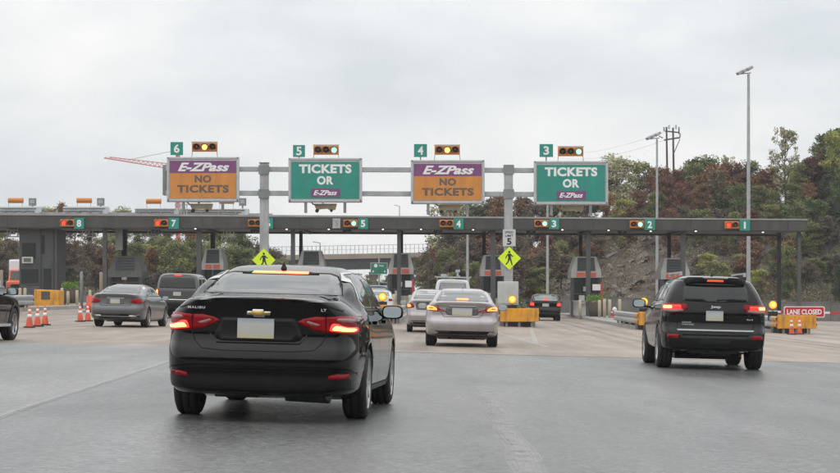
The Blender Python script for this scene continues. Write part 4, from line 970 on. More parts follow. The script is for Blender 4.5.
for px, pt, k in ((432, 255, 'brown'), (445, 243, 'olive'), (459, 236, 'brown'), (474, 232, 'brown'), (488, 230, 'red'), (502, 232, 'brown'), (518, 230, 'brown'), (532, 236, 'brown'), (546, 228, 'red'), (560, 225, 'brown'), (575, 222, 'brown'), (592, 215, 'brown'), (611, 210, 'olive'), (630, 206, 'rust'), (648, 205, 'brown'), (668, 203, 'red'), (684, 205, 'brown'), (700, 208, 'olive'), (718, 205, 'brown'), (734, 206, 'olive'), (752, 204, 'red'), (768, 200, 'olive'), (784, 204, 'green'), (800, 198, 'olive'), (816, 194, 'green'), (832, 190, 'dark'), (845, 186, 'green'),
                 (706, 232, 'brown'), (722, 228, 'olive'), (744, 226, 'brown'), (760, 224, 'olive'), (778, 226, 'rust'), (796, 222, 'green'), (812, 216, 'olive'), (830, 214, 'brown'), (845, 212, 'green'), (698, 256, 'brown'), (720, 258, 'olive'), (738, 262, 'brown'), (786, 262, 'brown'), (812, 258, 'olive'), (828, 252, 'green'), (845, 248, 'dark'), (710, 248, 'yellow'), (735, 238, 'olive'), (765, 236, 'brown'), (790, 240, 'olive'), (812, 232, 'green'), (832, 235, 'olive'), (748, 256, 'red'), (776, 262, 'olive'), (820, 262, 'yellow'), (800, 266, 'olive'), (838, 266, 'green'), (480, 262, 'brown'), (505, 262, 'brown'), (450, 266, 'olive'), (527, 260, 'brown'), (545, 262, 'olive'), (725, 270, 'brown'), (758, 276, 'brown'), (560, 252, 'brown'), (464, 252, 'brown'), (494, 248, 'brown'), (515, 250, 'brown'), (540, 246, 'brown')):
    Y = rt.uniform(180, 190) if pt < 240 else rt.uniform(164, 176)
    tree(px + rt.uniform(-3, 3), pt + rt.uniform(-3, 3), Y, k, 1.1)
for i in range(46):
    px = 430 + i * 9.2 + rt.uniform(-4, 4)
    if 596 < px < 690 and i % 3: continue
    Y = rt.uniform(166, 186); tree(px, rt.uniform(232, 272) if px > 560 else rt.uniform(240, 268), Y, rt.choice(['brown', 'olive', 'rust', 'brown', 'olive', 'yellow', 'red', 'green'] if px > 690 else ['brown', 'brown', 'rust', 'olive', 'red', 'olive']), 1.15)
for px, pt, k in ((822, 136, 'olive'), (835, 124, 'green'), (848, 112, 'dark'), (812, 150, 'red'), (840, 140, 'yellow'), (800, 158, 'olive'), (768, 162, 'rust'), (744, 166, 'red'), (698, 160, 'olive'), (670, 172, 'red')): tree(px, pt, rt.uniform(200, 209), k, 1.2)
# left woodland
for px, pt, k in ((-12, 205, 'brown'), (6, 212, 'olive'), (28, 210, 'brown'), (47, 204, 'pale'), (60, 200, 'rust'), (75, 208, 'brown'), (92, 213, 'brown'), (108, 210, 'brown'), (121, 205, 'pale'), (138, 214, 'olive'), (154, 216, 'olive'), (170, 216, 'green'), (188, 218, 'rust'), (205, 220, 'olive'), (222, 222, 'olive'), (238, 226, 'olive'), (252, 233, 'brown'), (264, 240, 'brown'), (276, 247, 'brown'), (286, 257, 'brown')):
    tree(px, pt + rt.uniform(-2, 2), rt.uniform(204, 214), k, 1.15)
for px, pt, k in ((-6, 238, 'brown'), (12, 236, 'brown'), (62, 240, 'red'), (74, 236, 'brown'), (88, 240, 'brown'), (100, 244, 'red'), (134, 238, 'olive'), (150, 242, 'rust'), (163, 246, 'yellow'), (178, 240, 'olive'), (190, 244, 'green'), (206, 242, 'olive'), (222, 242, 'olive'), (236, 244, 'green'), (250, 250, 'olive'), (266, 256, 'brown'), (280, 264, 'brown'), (294, 270, 'brown'), (306, 274, 'dark'),
                 (66, 262, 'dark'), (80, 266, 'brown'), (94, 262, 'brown'), (106, 268, 'green'), (144, 262, 'dark'), (160, 266, 'brown'), (172, 270, 'dark'), (186, 264, 'dark'), (204, 272, 'green'), (226, 268, 'dark'), (244, 272, 'brown'), (260, 276, 'dark'), (2, 266, 'dark')):
    tree(px + rt.uniform(-3, 3), pt + rt.uniform(-2, 2), rt.uniform(184, 198) if pt < 258 else rt.uniform(176, 182), k, 1.1)
for i in range(34):
    px = -12 + i * 9.2; 
    if 22 < px < 55: continue
    tree(px + rt.uniform(-3, 3), (236 if px < 240 else 236 + (px - 240) * .55) + rt.uniform(-4, 14), rt.uniform(186, 202), rt.choice(['olive', 'olive', 'rust', 'brown', 'yellow', 'green', 'olive'] if px > 120 else ['brown', 'red', 'brown', 'olive', 'rust']), 1.15)
# far trees beyond the overpass
for px, pt, k, Y in ((300, 262, 'brown', 400), (318, 268, 'dark', 410), (334, 270, 'brown', 400), (352, 272, 'green', 390), (364, 276, 'olive', 280), (392, 272, 'green', 395), (404, 268, 'brown', 400), (414, 262, 'brown', 300), (345, 280, 'dark', 290), (330, 279, 'brown', 290), (310, 270, 'brown', 300), (385, 280, 'green', 290), (372, 268, 'brown', 420), (425, 258, 'olive', 290)):
    tree(px, pt, Y, k, 1.4)

# undergrowth on the slopes, one object
rng = random.Random(11)
def brush(name, leaf, regions, n, size, label, dens):
    mb = MB()
    for _ in range(n):
        x0, x1, y0, y1 = rng.choice(regions); Y = rng.uniform(y0, y1); x = rng.uniform(x0, x1)
        z = terrain(x, Y); leaf_cluster(mb, (x, Y, z + rng.uniform(.0, .35)), rng.uniform(.4, 1.1), dens, size, rng, .6)
    o = mb.build(name, leaf); tag(o, label, 'undergrowth', None, 'stuff')
brush('undergrowth', 'leaf_brown', [(6, 24, 158, 205), (0, 12, 160, 205), (24, 48, 156, 205), (-50, -16, 172, 210)], 1700, .10, 'brown dry undergrowth on the slopes behind the toll plaza', 34)
brush('green_undergrowth', 'leaf_olive', [(24, 48, 154, 205), (24, 48, 154, 205), (-50, -16, 168, 195), (2, 10, 158, 170)], 1000, .10, 'green weeds low on the slopes behind the toll plaza', 34)
brush('dry_grass', 'leaf_pale', [(6, 48, 154, 206), (-50, -16, 172, 210)], 1100, .07, 'pale dry grass tufts on the slopes behind the toll plaza', 26)
brush('rust_scrub', 'leaf_rust', [(6, 48, 160, 206)], 500, .09, 'rusty low scrub on the slope behind the toll plaza', 30)
# rock ledges of the cut slope
def rocks():
    mb = MB(); rg_ = random.Random(8)
    for _ in range(330):
        Y = rg_.uniform(162, 203); x = rg_.uniform(10 + (203 - Y) * -.0, 27); 
        if x * FPX / Y + 420 > 715: continue
        z = terrain(x, Y); w_ = rg_.uniform(.3, 1.7); n0 = len(mb.v)
        mb.box((x, Y, z + rg_.uniform(-.25, .0)), (w_, rg_.uniform(.5, 1.2), rg_.uniform(.15, .6)), rz=rg_.uniform(-.5, .5), ry=R(rg_.uniform(-38, -18)), rx=rg_.uniform(-.3, .3), taper=(.7, .6))
        for i in range(n0, len(mb.v)): v = mb.v[i]; mb.v[i] = (v[0] + rg_.uniform(-.22, .22), v[1] + rg_.uniform(-.2, .2), v[2] + rg_.uniform(-.12, .12))
    return mb
mat('rock', (.15, .13, .11), .9, 0, .45, .8, bump=.6, bscale=3)
tag(rocks().build('rock_ledges', 'rock'), 'grey brown broken rock ledges on the cut slope', 'rock', None, 'stuff')

rng = random.Random(12)  # unseen foliage added behind the camera to darken reflections in the cars
mb = MB()
for _ in range(700):
    x = rng.uniform(-150, 150); Y = rng.uniform(-120, -66); leaf_cluster(mb, (x, Y, terrain(x, Y) + rng.uniform(0, 5)), rng.uniform(1.5, 3), 16, .8, rng, .8)
tag(mb.build('unseen_wood', 'leaf_dark'), 'dark leaf clusters added unseen behind the viewpoint to darken reflections', 'unseen_wood', None, 'stuff')
def haze():
    m = bpy.data.materials.new('haze'); m.use_nodes = True; t = m.node_tree; t.nodes.clear(); o = N(t, 'ShaderNodeOutputMaterial'); v = N(t, 'ShaderNodeVolumePrincipled')
    v.inputs['Density'].default_value = .0003; v.inputs['Color'].default_value = (.92, .95, 1, 1); v.inputs['Anisotropy'].default_value = .2
    t.links.new(v.outputs[0], o.inputs['Volume']); M['haze'] = m
    h = MB().span(-760, 760, -300, 1300, -14, 60).build('haze', 'haze'); tag(h, None, None, None, 'stuff'); h.display_type = 'WIRE'
haze()
# ------------------------------------------------------------------ vehicles: lofted bodies with projected panels
def pchip(xs, ys):
    xs = np.array(xs, float); ys = np.array(ys, float); h = np.diff(xs); d = np.diff(ys) / h
    m = np.zeros(len(xs)); m[0] = d[0]; m[-1] = d[-1]
    for i in range(1, len(xs) - 1):
        m[i] = 0 if d[i-1] * d[i] <= 0 else 2 * d[i-1] * d[i] / (d[i-1] + d[i])
    def f(x):
        x = min(max(x, xs[0]), xs[-1]); i = min(max(np.searchsorted(xs, x) - 1, 0), len(h) - 1)
        t = (x - xs[i]) / h[i]; t2, t3 = t * t, t ** 3
        return float(ys[i] * (2*t3 - 3*t2 + 1) + h[i] * m[i] * (t3 - 2*t2 + t) + ys[i+1] * (-2*t3 + 3*t2) + h[i] * m[i+1] * (t3 - t2))
    return f
def catmull(pts, n):
    pts = [np.array(p, float) for p in pts]; out = []
    ext = [2 * pts[0] - pts[1]] + pts + [2 * pts[-1] - pts[-2]]
    for i in range(1, len(ext) - 2):
        p0, p1, p2, p3 = ext[i-1:i+3]
        a = np.linalg.norm(p1 - p0) ** .5 + 1e-6; b = np.linalg.norm(p2 - p1) ** .5 + 1e-6; c = np.linalg.norm(p3 - p2) ** .5 + 1e-6
        m1 = (p1 - p0) / a - (p2 - p0) / (a + b) + (p2 - p1) / b; m2 = (p2 - p1) / b - (p3 - p1) / (b + c) + (p3 - p2) / c
        for k in range(n):
            t = k / n; out.append((2*t**3 - 3*t**2 + 1) * p1 + (t**3 - 2*t**2 + t) * b * m1 + (-2*t**3 + 3*t**2) * p2 + (t**3 - t**2) * b * m2)
    out.append(pts[-1]); return out

class Body:
    """closed lofted car body; x right, y forward from the rear bumper, z up"""
    def __init__(s, st, rear, front, bow=.10, c0=.86, rc=.35, fall=.8, nring=5, dy=.06, crown=0.0, side=0.0):
        ys = [a[0] for a in st]; s.L = ys[-1]
        fn = [pchip(ys, [a[i] for a in st]) for i in range(1, 7)]
        rf = pchip([a[0] for a in rear], [a[1] for a in rear]); ff = pchip([a[0] for a in front], [a[1] for a in front])
        W = max(a[1] for a in st); L = s.L
        Y = [0, .015, .04, .08, .13, .19, .26] ; y = .33
        while y < L - .33: Y.append(y); y += dy
        Y += [L - q for q in (.33, .26, .19, .13, .08, .04, .015, 0)]
        def corner(d, c0, rc): return 1 if d >= rc else c0 + (1 - c0) * math.sqrt(max(0, 1 - (1 - d / rc) ** 2))
        def sf(t): t = min(max(t, 0), 1); return 1 - t * t * (3 - 2 * t)
        rings = []
        for y in Y:
            wl, ws, wt, zb, zs, zt = [f(y) for f in fn]; k = corner(y, c0, rc) * corner(L - y, .72, .6)
            h = zs - zb; g = zt - zs
            e = min(1, g / .25)
            ctrl = [(0, zb - .015), (wl*.5, zb - .01), (wl*.86, zb), (wl*.955, zb + .06), (wl*.99, zb + .30*h), (wl, zb + .55*h), (wl*.99, zb + .78*h), (ws + .018, zs - .035), (ws - .012, zs + .012 * e + .004),
                    (ws + (wt - ws) * .45 + .02 * e, zs + g * .45), (ws + (wt - ws) * .85 + .012 * e, zs + g * .80), (wt - .04, zt - .055 * e - .006), (wt * .78, zt - .018 * e - .003), (wt * .4, zt - .004), (0, zt)]
            ring = catmull(ctrl, nring); pts = []
            for x, z in ring:
                x = x * k
                yy = y + sf(y / fall) * (rf(z) - bow * (1 - (x / W) ** 2)) + sf((L - y) / .9) * (-ff(z) + bow * 1.5 * (1 - (x / W) ** 2))
                pts.append((float(x), float(yy), float(z)))
            rings.append(pts)
        n = len(rings[0]); vs, fs = [], []
        full = []
        for pts in rings:
            loop = pts + [(-x, y, z) for x, y, z in reversed(pts[1:-1])]
            full.append(range(len(vs), len(vs) + len(loop))); vs += loop
        m = len(full[0])
        for a, b in zip(full, full[1:]):
            fs += [(a[i], a[(i + 1) % m], b[(i + 1) % m], b[i]) for i in range(m)]
        # caps, scan-line rows between the two halves
        K = 24
        for ri, f_end in ((0, 0), (len(rings) - 1, 1)):
            pts = rings[ri]; rows = []
            for j, (x, y, z) in enumerate(pts):
                ringR = full[ri][j]; ringL = full[ri][(m - j) % m]
                if j in (0, n - 1): rows.append([ringR] * (K + 1)); continue
                row = [ringL]
                for q in range(1, K):
                    u = -x + 2 * x * q / K
                    if f_end == 0: yy = rf(z) - bow * (1 - (u / W) ** 2) + Y[0]
                    else: yy = L - ff(z) + bow * 1.5 * (1 - (u / W) ** 2)
                    row.append(len(vs)); vs.append((u, yy, z))
                row.append(ringR); rows.append(row)
            for a, b in zip(rows, rows[1:]):
                for q in range(K):
                    f = [a[q], a[q + 1], b[q + 1], b[q]]; g_ = []
                    for i in f:
                        if i not in g_: g_.append(i)
                    if len(g_) > 2: fs.append(tuple(g_))
        bm = bmesh.new(); bv = [bm.verts.new(v) for v in vs]
        for f in fs:
            try: bm.faces.new([bv[i] for i in f])
            except ValueError: pass
        bmesh.ops.recalc_face_normals(bm, faces=bm.faces)
        if sum(f.calc_area() * f.normal.dot(f.calc_center_median() - Vector((0, L / 2, .7))) for f in bm.faces) < 0: bmesh.ops.reverse_faces(bm, faces=bm.faces)
        s.me = bpy.data.meshes.new('body'); bm.to_mesh(s.me)
        s.bvh = BVHTree.FromBMesh(bm); bm.free()
        for p in s.me.polygons: p.use_smooth = True
    def hit(s, a, b, view):
        if view == 'rear': o, d = Vector((a, -3, b)), Vector((0, 1, 0))
        elif view == 'right': o, d = Vector((3, a, b)), Vector((-1, 0, 0))
        elif view == 'left': o, d = Vector((-3, a, b)), Vector((1, 0, 0))
        elif view == 'top': o, d = Vector((a, b, 4)), Vector((0, 0, -1))
        h = s.bvh.ray_cast(o, d)
        if h[0] is None:
            q = {'rear': Vector((a, 0, b)), 'right': Vector((1, a, b)), 'left': Vector((-1, a, b)), 'top': Vector((a, b, 1))}[view]
            h = s.bvh.find_nearest(q)
        return h[0], h[1]
    def patch(s, polys, view='rear', h=.04, off=.004, depth=.012, rnd=0):
        """one or more 2-D outlines laid on the body; returns an MB"""
        mb = MB()
        for poly in polys:
            if rnd: poly = round_poly(poly, rnd)
            b = []
            for p, q in zip(poly, poly[1:] + poly[:1]):
                L = math.dist(p, q); n = max(1, int(math.ceil(L / h)))
                b += [(p[0] + (q[0] - p[0]) * i / n, p[1] + (q[1] - p[1]) * i / n) for i in range(n)]
            xs = [p[0] for p in b]; zs = [p[1] for p in b]; inner = []
            x = min(xs) + h / 2
            while x < max(xs):
                z = min(zs) + h / 2
                while z < max(zs):
                    if inside((x, z), b) and min((x - p[0]) ** 2 + (z - p[1]) ** 2 for p in b) > (h * .45) ** 2: inner.append((x, z))
                    z += h
                x += h
            nb = len(b); V2 = [Vector(p) for p in b + inner]
            r = delaunay_2d_cdt(V2, [(i, (i + 1) % nb) for i in range(nb)], [list(range(nb))], 1, 1e-6)
            ov, oe, of = r[0], r[1], r[2]
            V3 = []; VN = []
            for p in ov:
                co, no = s.hit(p.x, p.y, view); V3.append(co + no * off); VN.append(no)
            cnt = {}
            for f in of:
                for i in range(len(f)):
                    e = (f[i], f[(i + 1) % len(f)]); k = tuple(sorted(e)); cnt.setdefault(k, []).append(e)
            ex = [e[0] for e in cnt.values() if len(e) == 1]
            base = len(V3); mp = {}
            for a, c in ex:
                for i in (a, c):
                    if i not in mp: mp[i] = len(V3); V3.append(V3[i] - VN[i] * depth)
            n0 = len(mb.v); mb.v += [tuple(v) for v in V3]
            mb.f += [tuple(i + n0 for i in f) for f in of]; mb.sm += [True] * len(of)
            mb.f += [(a + n0, mp[a] + n0, mp[c] + n0, c + n0) for a, c in ex]; mb.sm += [False] * len(ex)
        return mb
    def ribbon(s, line, wd=.008, view='rear', off=.002, h=.04):
        mb = MB(); pts = []
        for p, q in zip(line, line[1:]):
            n = max(1, int(math.dist(p, q) / h)); pts += [(p[0] + (q[0] - p[0]) * i / n, p[1] + (q[1] - p[1]) * i / n) for i in range(n)]
        pts.append(line[-1]); vs = []
        for i, p in enumerate(pts):
            a = pts[max(0, i - 1)]; b = pts[min(len(pts) - 1, i + 1)]; t = Vector((b[0] - a[0], b[1] - a[1])).normalized(); nrm = Vector((-t.y, t.x)) * wd / 2
            for sg in (1, -1):
                co, no = s.hit(p[0] + sg * nrm.x, p[1] + sg * nrm.y, view); vs.append(co + no * off)
        mb.add(vs, [(2*i, 2*i+1, 2*i+3, 2*i+2) for i in range(len(pts) - 1)], True); return mb
def inside(p, poly):
    c = False; j = len(poly) - 1
    for i in range(len(poly)):
        if (poly[i][1] > p[1]) != (poly[j][1] > p[1]) and p[0] < (poly[j][0] - poly[i][0]) * (p[1] - poly[i][1]) / (poly[j][1] - poly[i][1]) + poly[i][0]: c = not c
        j = i
    return c
def round_poly(poly, r, n=4):
    out = []
    for i in range(len(poly)):
        p = Vector(poly[i]); a = Vector(poly[i - 1]); b = Vector(poly[(i + 1) % len(poly)])
        ra = min(r, (a - p).length * .45); rb = min(r, (b - p).length * .45); s0 = p + (a - p).normalized() * ra; s1 = p + (b - p).normalized() * rb
        for k in range(n + 1):
            t = k / n; q = s0 * (1 - t) ** 2 + p * 2 * t * (1 - t) + s1 * t * t; out.append((q.x, q.y))
    return out
def mir(poly): return [(-x, z) for x, z in reversed(poly)]

WHEELS = {}
def wheel_mesh(r, wd, rim, style):
    k = (r, wd, rim, style)
    if k in WHEELS: return WHEELS[k]
    t = MB(); n = 48; h = wd / 2
    t.lathe([(rim, -h * .92), (rim + .02, -h), (r - .05, -h * 1.02), (r - .018, -h * .9), (r, -h * .72), (r, -h * .36), (r - .008, -h * .34), (r - .008, -h * .28), (r, -h * .26), (r, h * .26), (r - .008, h * .28), (r - .008, h * .34), (r, h * .36), (r, h * .72), (r - .018, h * .9), (r - .05, h * 1.02), (rim + .02, h), (rim, h * .92)], 'X', n)
    to = t.build('tyre', 'tyre'); tm = to.data; bpy.data.objects.remove(to)
    q = MB(); q.lathe([(rim + .004, -h * .9), (rim - .012, -h * .85), (rim - .02, h * .2), (rim - .02, h * .72), (rim - .004, h * .93), (rim + .004, h * .96)], 'X', n)
    q.lathe([(rim - .01, -h * .3), (.03, -h * .3)], 'X', n)
    ns = {'ten': 10, 'five': 5, 'seven': 7}[style]
    for i in range(ns):
        a = 2 * math.pi * i / ns; c, s_ = math.cos(a), math.sin(a); ww = .026 if ns == 10 else .06 if ns == 5 else .045
        q.bar((h * .72, .03 * c, .03 * s_), (h * .80, (rim - .01) * c, (rim - .01) * s_), ww, .03)
    q.cyl((h * .3, 0, 0), (h * .86, 0, 0), .06, .05, 16)
    ro = q.build('rim', 'rim_alloy'); rm = ro.data; bpy.data.objects.remove(ro)
    # dark brake disc behind the spokes
    d = MB(); d.lathe([(rim - .03, -h * .1), (.04, -h * .1), (.04, 0), (rim - .05, 0)], 'X', 24); do = d.build('brake_disc', 'well'); dm = do.data; bpy.data.objects.remove(do)
    WHEELS[k] = (tm, rm, dm); return WHEELS[k]

def ground_frame(X, Y, yaw):
    f = Vector((math.sin(yaw), math.cos(yaw), 0)); z0 = zg(X, Y)
    fw = (Vector((X + f.x * 2.8, Y + f.y * 2.8, zg(X + f.x * 2.8, Y + f.y * 2.8))) - Vector((X, Y, z0))).normalized()
    rt0 = Vector((f.y, -f.x, 0)); rt = (Vector((X + rt0.x, Y + rt0.y, zg(X + rt0.x, Y + rt0.y))) - Vector((X, Y, z0))).normalized()
    up = rt.cross(fw).normalized(); fw = up.cross(rt)
    m = Matrix((rt, fw, up)).transposed().to_4x4(); m.translation = (X, Y, z0); return m

def vehicle(name, label, cat, body, paint, X, Y, yaw, yr, wb, r=.335, tw=.225, tk=.915, rim=.235, style='ten', far=False, zsc=1.0):
    """Empty at the ground under the rear axle; body cut for the wheel wells; returns (root, adder)"""
    root = thing(name, label, cat); root.matrix_world = ground_frame(X, Y, yaw)
    bo = link('body', body.me, root, (paint, 'well'))
    # wheel wells by boolean
    cut = MB()
    for y in (yr, yr + wb):
        for sg in (1, -1): cut.cyl((sg * (tk - .33), y, r), (sg * 1.4, y, r), r + .045, n=40)
    co = cut.build('cutter', 'well'); 
    md = bo.modifiers.new('b', 'BOOLEAN'); md.operation = 'DIFFERENCE'; md.object = co; md.solver = 'EXACT'
    try: md.material_mode = 'TRANSFER'
    except Exception: pass
    bo.parent = None; bo.matrix_world = Matrix.Identity(4)
    dg = bpy.context.evaluated_depsgraph_get(); dg.update(); nm = bpy.data.meshes.new_from_object(bo.evaluated_get(dg))
    bo.modifiers.clear(); bo.data = nm; bo.parent = root; bpy.data.objects.remove(co)
    for v in nm.vertices: v.co.y -= yr
    def part(nm_, mb, m, parent=None):
        mb.v = [(x, y - yr, z) for x, y, z in mb.v]
        return mb.build(nm_, m, parent or root)
    tm, rm, dm = wheel_mesh(r, tw, rim, style)
    for y in (yr, yr + wb):
        for sg in (1, -1):
            wh = link('wheel', tm, root); wh.location = (sg * (tk - tw / 2), y - yr, r)
            if sg < 0: wh.rotation_euler = (0, 0, math.pi)
            if not far:
                a = link('rim', rm, wh); b_ = link('brake_disc', dm, wh)
    # underbody and axle
    ub = MB().span(-.60, .60, yr + .25, body.L - .5, .17, .34); ub.cyl((-tk + .2, yr, r * .8), (tk - .2, yr, r * .8), .035, n=10)
    ub.bar((-.6, yr - .12, .21), (-.25, yr - .05, .25), .10, .04); ub.bar((.6, yr - .12, .21), (.25, yr - .05, .25), .10, .04)
    part('underbody', ub, 'black_plastic')
    return root, part

def mirrors(part, y, z, x, sc=1.0, m='black_paint'):
    for sg in (1, -1):
        mb = MB(); pr = [(-.0, .02), (.0, .11), (.04, .17), (.10, .18)]
        n = 16
        rings = []
        for fy, k in ((0, 1.0), (.05, 1.02), (.10, .85), (.14, .4)):
            rings.append([(sg * (x + .115 * sc + .115 * sc * k * math.copysign(abs(math.cos(t)) ** .6, math.cos(t))), y + fy, z + .075 * sc * k * math.copysign(abs(math.sin(t)) ** .6, math.sin(t))) for t in [2 * math.pi * i / n for i in range(n)]])
        vs = sum(rings, []); fs = [(a * n + i, a * n + (i + 1) % n, (a + 1) * n + (i + 1) % n, (a + 1) * n + i) for a in range(3) for i in range(n)] + [tuple(range(3 * n, 4 * n)), tuple(range(n))]
        mb.add(vs, fs, True); mb.bar((sg * (x - .09), y + .06, z - .06 * sc), (sg * (x + .08), y + .06, z - .05 * sc), .06, .035)
        mo = part('mirror', mb, m)
        g = MB(); g.add([(sg * (x + .115 * sc + .098 * sc * math.copysign(abs(math.cos(t)) ** .6, math.cos(t))), y - .020 + .014 * math.sin(t), z + .06 * sc * math.copysign(abs(math.sin(t)) ** .6, math.sin(t))) for t in [2 * math.pi * i / n for i in range(n)]], [tuple(range(n))])
        part('mirror_glass', g, 'mirror_glass', mo)

def platef(part, body, cx, z, wd=.31, hd=.155, off=.018):
    co, no = body.hit(cx, z, 'rear'); y = co.y - off
    mb = MB().span(cx - wd / 2, cx + wd / 2, y - .006, y + .03, z - hd / 2, z + hd / 2)
    o = part('license_plate', mb, 'plate'); return o
def shark_fin(part, body, y, x=0, m='black_paint'):
    co, no = body.hit(x, y, 'top'); z = co.z
    part('roof_antenna', MB().add([(x - .035, y, z - .01), (x + .035, y, z - .01), (x + .03, y + .16, z - .015), (x - .03, y + .16, z - .015), (x - .004, y + .01, z + .065), (x + .004, y + .01, z + .065), (x + .003, y + .04, z + .06), (x - .003, y + .04, z + .06)],
        [(0, 1, 5, 4), (1, 2, 6, 5), (2, 3, 7, 6), (3, 0, 4, 7), (4, 5, 6, 7)]), m)

# --- station tables
def sedan_st(L=4.92, W=.925, H=1.465, deck=1.12, sh=1.02, wt=.60, zb=.22):
    k = L / 4.92; h = H - 1.465
    return [(0, W-.03, W-.10, W-.22, zb+.06, sh-.01, deck-.005), (.12*k, W-.01, W-.06, W-.19, zb+.03, sh, deck+.005), (.45*k, W, W-.045, W-.17, zb, sh, deck+.02), (.72*k, W, W-.045, W-.22, zb-.02, sh-.005, deck+.045),
            (1.05*k, W, W-.05, wt+.05, zb-.03, sh-.015, deck+.165+h*.4), (1.45*k, W, W-.055, wt+.025, zb-.03, sh-.03, 1.395+h), (1.85*k, W, W-.055, wt+.01, zb-.04, sh-.04, 1.452+h), (2.45*k, W, W-.055, wt+.01, zb-.04, sh-.05, 1.465+h),
            (2.95*k, W, W-.055, wt+.01, zb-.04, sh-.06, 1.43+h), (3.4*k, W, W-.055, wt+.03, zb-.04, sh-.07, 1.28+h), (3.85*k, W, W-.06, wt+.09, zb-.04, sh-.08, 1.05+h*.5),
            (4.3*k, W-.01, W-.07, wt+.08, zb-.04, sh-.13, .98), (4.75*k, W-.06, W-.15, wt-.02, zb-.02, .78, .86), (L, W-.15, W-.25, wt-.12, zb+.03, .66, .72)]
def suv_st(L=4.82, W=.97, H=1.76, sh=1.18, wt=.66, zb=.30, hood=1.12, rake=0):
    k = L / 4.82
    return [(0, W-.03, W-.09, wt-.01, zb+.04, sh-.01, H-.06), (.12*k, W-.01, W-.05, wt+.02, zb+.02, sh, H-.035), (.45*k, W, W-.04, wt+.03, zb, sh, H-.015), (1.0*k, W, W-.04, wt+.03, zb-.02, sh-.01, H), (2.0*k, W, W-.04, wt+.03, zb-.03, sh-.03, H),
            (2.6*k, W, W-.04, wt+.03, zb-.03, sh-.05, H-.03), (3.05*k, W, W-.045, wt+.05, zb-.03, sh-.06, H-.17), (3.55*k, W, W-.05, wt+.10, zb-.03, sh-.08, hood+.08), (4.0*k, W-.01, W-.06, wt+.10, zb-.02, sh-.12, hood), (4.5*k, W-.05, W-.12, wt+.02, zb, hood-.16, hood-.07), (L, W-.14, W-.22, wt-.1, zb+.08, hood-.32, hood-.24)]
FRONT = [(.2, .10), (.4, .0), (.6, .02), (.8, .12), (1.0, .3), (1.8, .5)]
# ------------------------------------------------------------------ the vehicles
def both(p): return [p, mir(p)]
# 1 --- black sedan in front
Lm = 4.92
st_ = [list(a) for a in sedan_st(W=.905, wt=.605, H=1.45)]
for i_, d_ in ((0, .065), (1, .045), (2, .032), (3, .018)):
    st_[i_][1] -= d_; st_[i_][2] -= d_ * .6; st_[i_][5] -= .055; st_[i_][3] -= .10
b = Body(st_, [(.22, .14), (.29, .06), (.33, .045), (.45, .04), (.475, .0), (.49, -.02), (.56, -.02), (.66, .0), (.70, .035), (.78, .055), (.93, .05), (1.0, .03), (1.07, .0), (1.10, -.012), (1.14, .03), (1.4, .05)], FRONT, bow=.14, c0=.86, rc=.40, fall=.75, nring=6, dy=.05)
root, part = vehicle('parked_car', 'large black sedan in the foreground with both brake lights lit', 'car', b, 'black_paint', -1.385, 18.85, R(3.6), 1.04, 2.83, tk=.90)
rg = b.patch([[(-.635, 1.155), (-.60, 1.152), (.60, 1.152), (.635, 1.155), (.60, 1.25), (.54, 1.325), (.47, 1.35), (-.47, 1.35), (-.54, 1.325), (-.60, 1.25)]], off=.003, h=.04)
part('rear_window', rg, 'glass')
part('window_seal', b.ribbon([(-.65, 1.15), (-.61, 1.25), (-.547, 1.33), (-.47, 1.356), (.47, 1.356), (.547, 1.33), (.61, 1.25), (.65, 1.15)], .012, off=.003), 'gap')
tb = part('brake_light', b.patch([[(-.27, 1.342), (.27, 1.342), (.265, 1.364), (-.265, 1.364)]], off=.009, h=.05), 'brake_bar')
part('brake_light_housing', b.patch([[(-.37, 1.350), (-.27, 1.338), (.27, 1.338), (.37, 1.350), (.27, 1.368), (-.27, 1.368)]], off=.005, h=.05), 'gap')
for sg in (1, -1):
    f = (lambda p: p) if sg > 0 else mir
    tl = part('taillight', b.patch([f([(.60, .815), (.75, .80), (.835, .80), (.862, .82), (.865, .93), (.85, .962), (.75, .966), (.60, .955)])], off=.008, h=.03), 'tail_red')
    part('lit_lens', b.patch([f([(.625, .83), (.75, .818), (.82, .818), (.848, .835), (.848, .868), (.79, .868), (.74, .875), (.70, .895), (.655, .90), (.635, .87)])], off=.012, h=.03, depth=.006, rnd=.012), 'tail_lit', tl)
    part('bright_lens', b.patch([f([(.645, .84), (.75, .828), (.81, .828), (.838, .842), (.832, .856), (.77, .858), (.72, .872), (.68, .878), (.66, .86)])], off=.015, h=.02, depth=.004, rnd=.01), 'tail_hot', tl)
    part('clear_lens', b.patch([f([(.68, .925), (.73, .91), (.81, .905), (.835, .93), (.79, .945), (.70, .945)])], off=.011, h=.03, depth=.004, rnd=.01), 'tail_clear', tl)
    tr = part('trunk_taillight', b.patch([f([(.345, .905), (.40, .872), (.50, .832), (.592, .815), (.592, .955), (.50, .957), (.40, .935)])], off=.007, h=.03), 'tail_red')
    part('clear_lens', b.patch([f([(.42, .905), (.46, .880), (.52, .872), (.55, .885), (.50, .900), (.44, .918)])], off=.010, h=.02, depth=.004), 'tail_clear', tr)
    part('reflector', b.patch([f([(.62, .40), (.78, .41), (.80, .455), (.70, .455), (.63, .44)])], off=.020, h=.03, rnd=.01), 'tail_red')
    part('side_marker', b.patch([[(.30, .44), (.335, .44), (.335, .46), (.30, .46)]], 'right' if sg > 0 else 'left', off=.005, h=.02), 'tail_red')
part('lower_bumper_insert', b.patch([[(-.83, .31), (-.5, .285), (.5, .285), (.83, .31), (.82, .40), (.80, .455), (.6, .470), (-.6, .470), (-.80, .455), (-.82, .40)]], off=.008, h=.03), 'black_plastic')
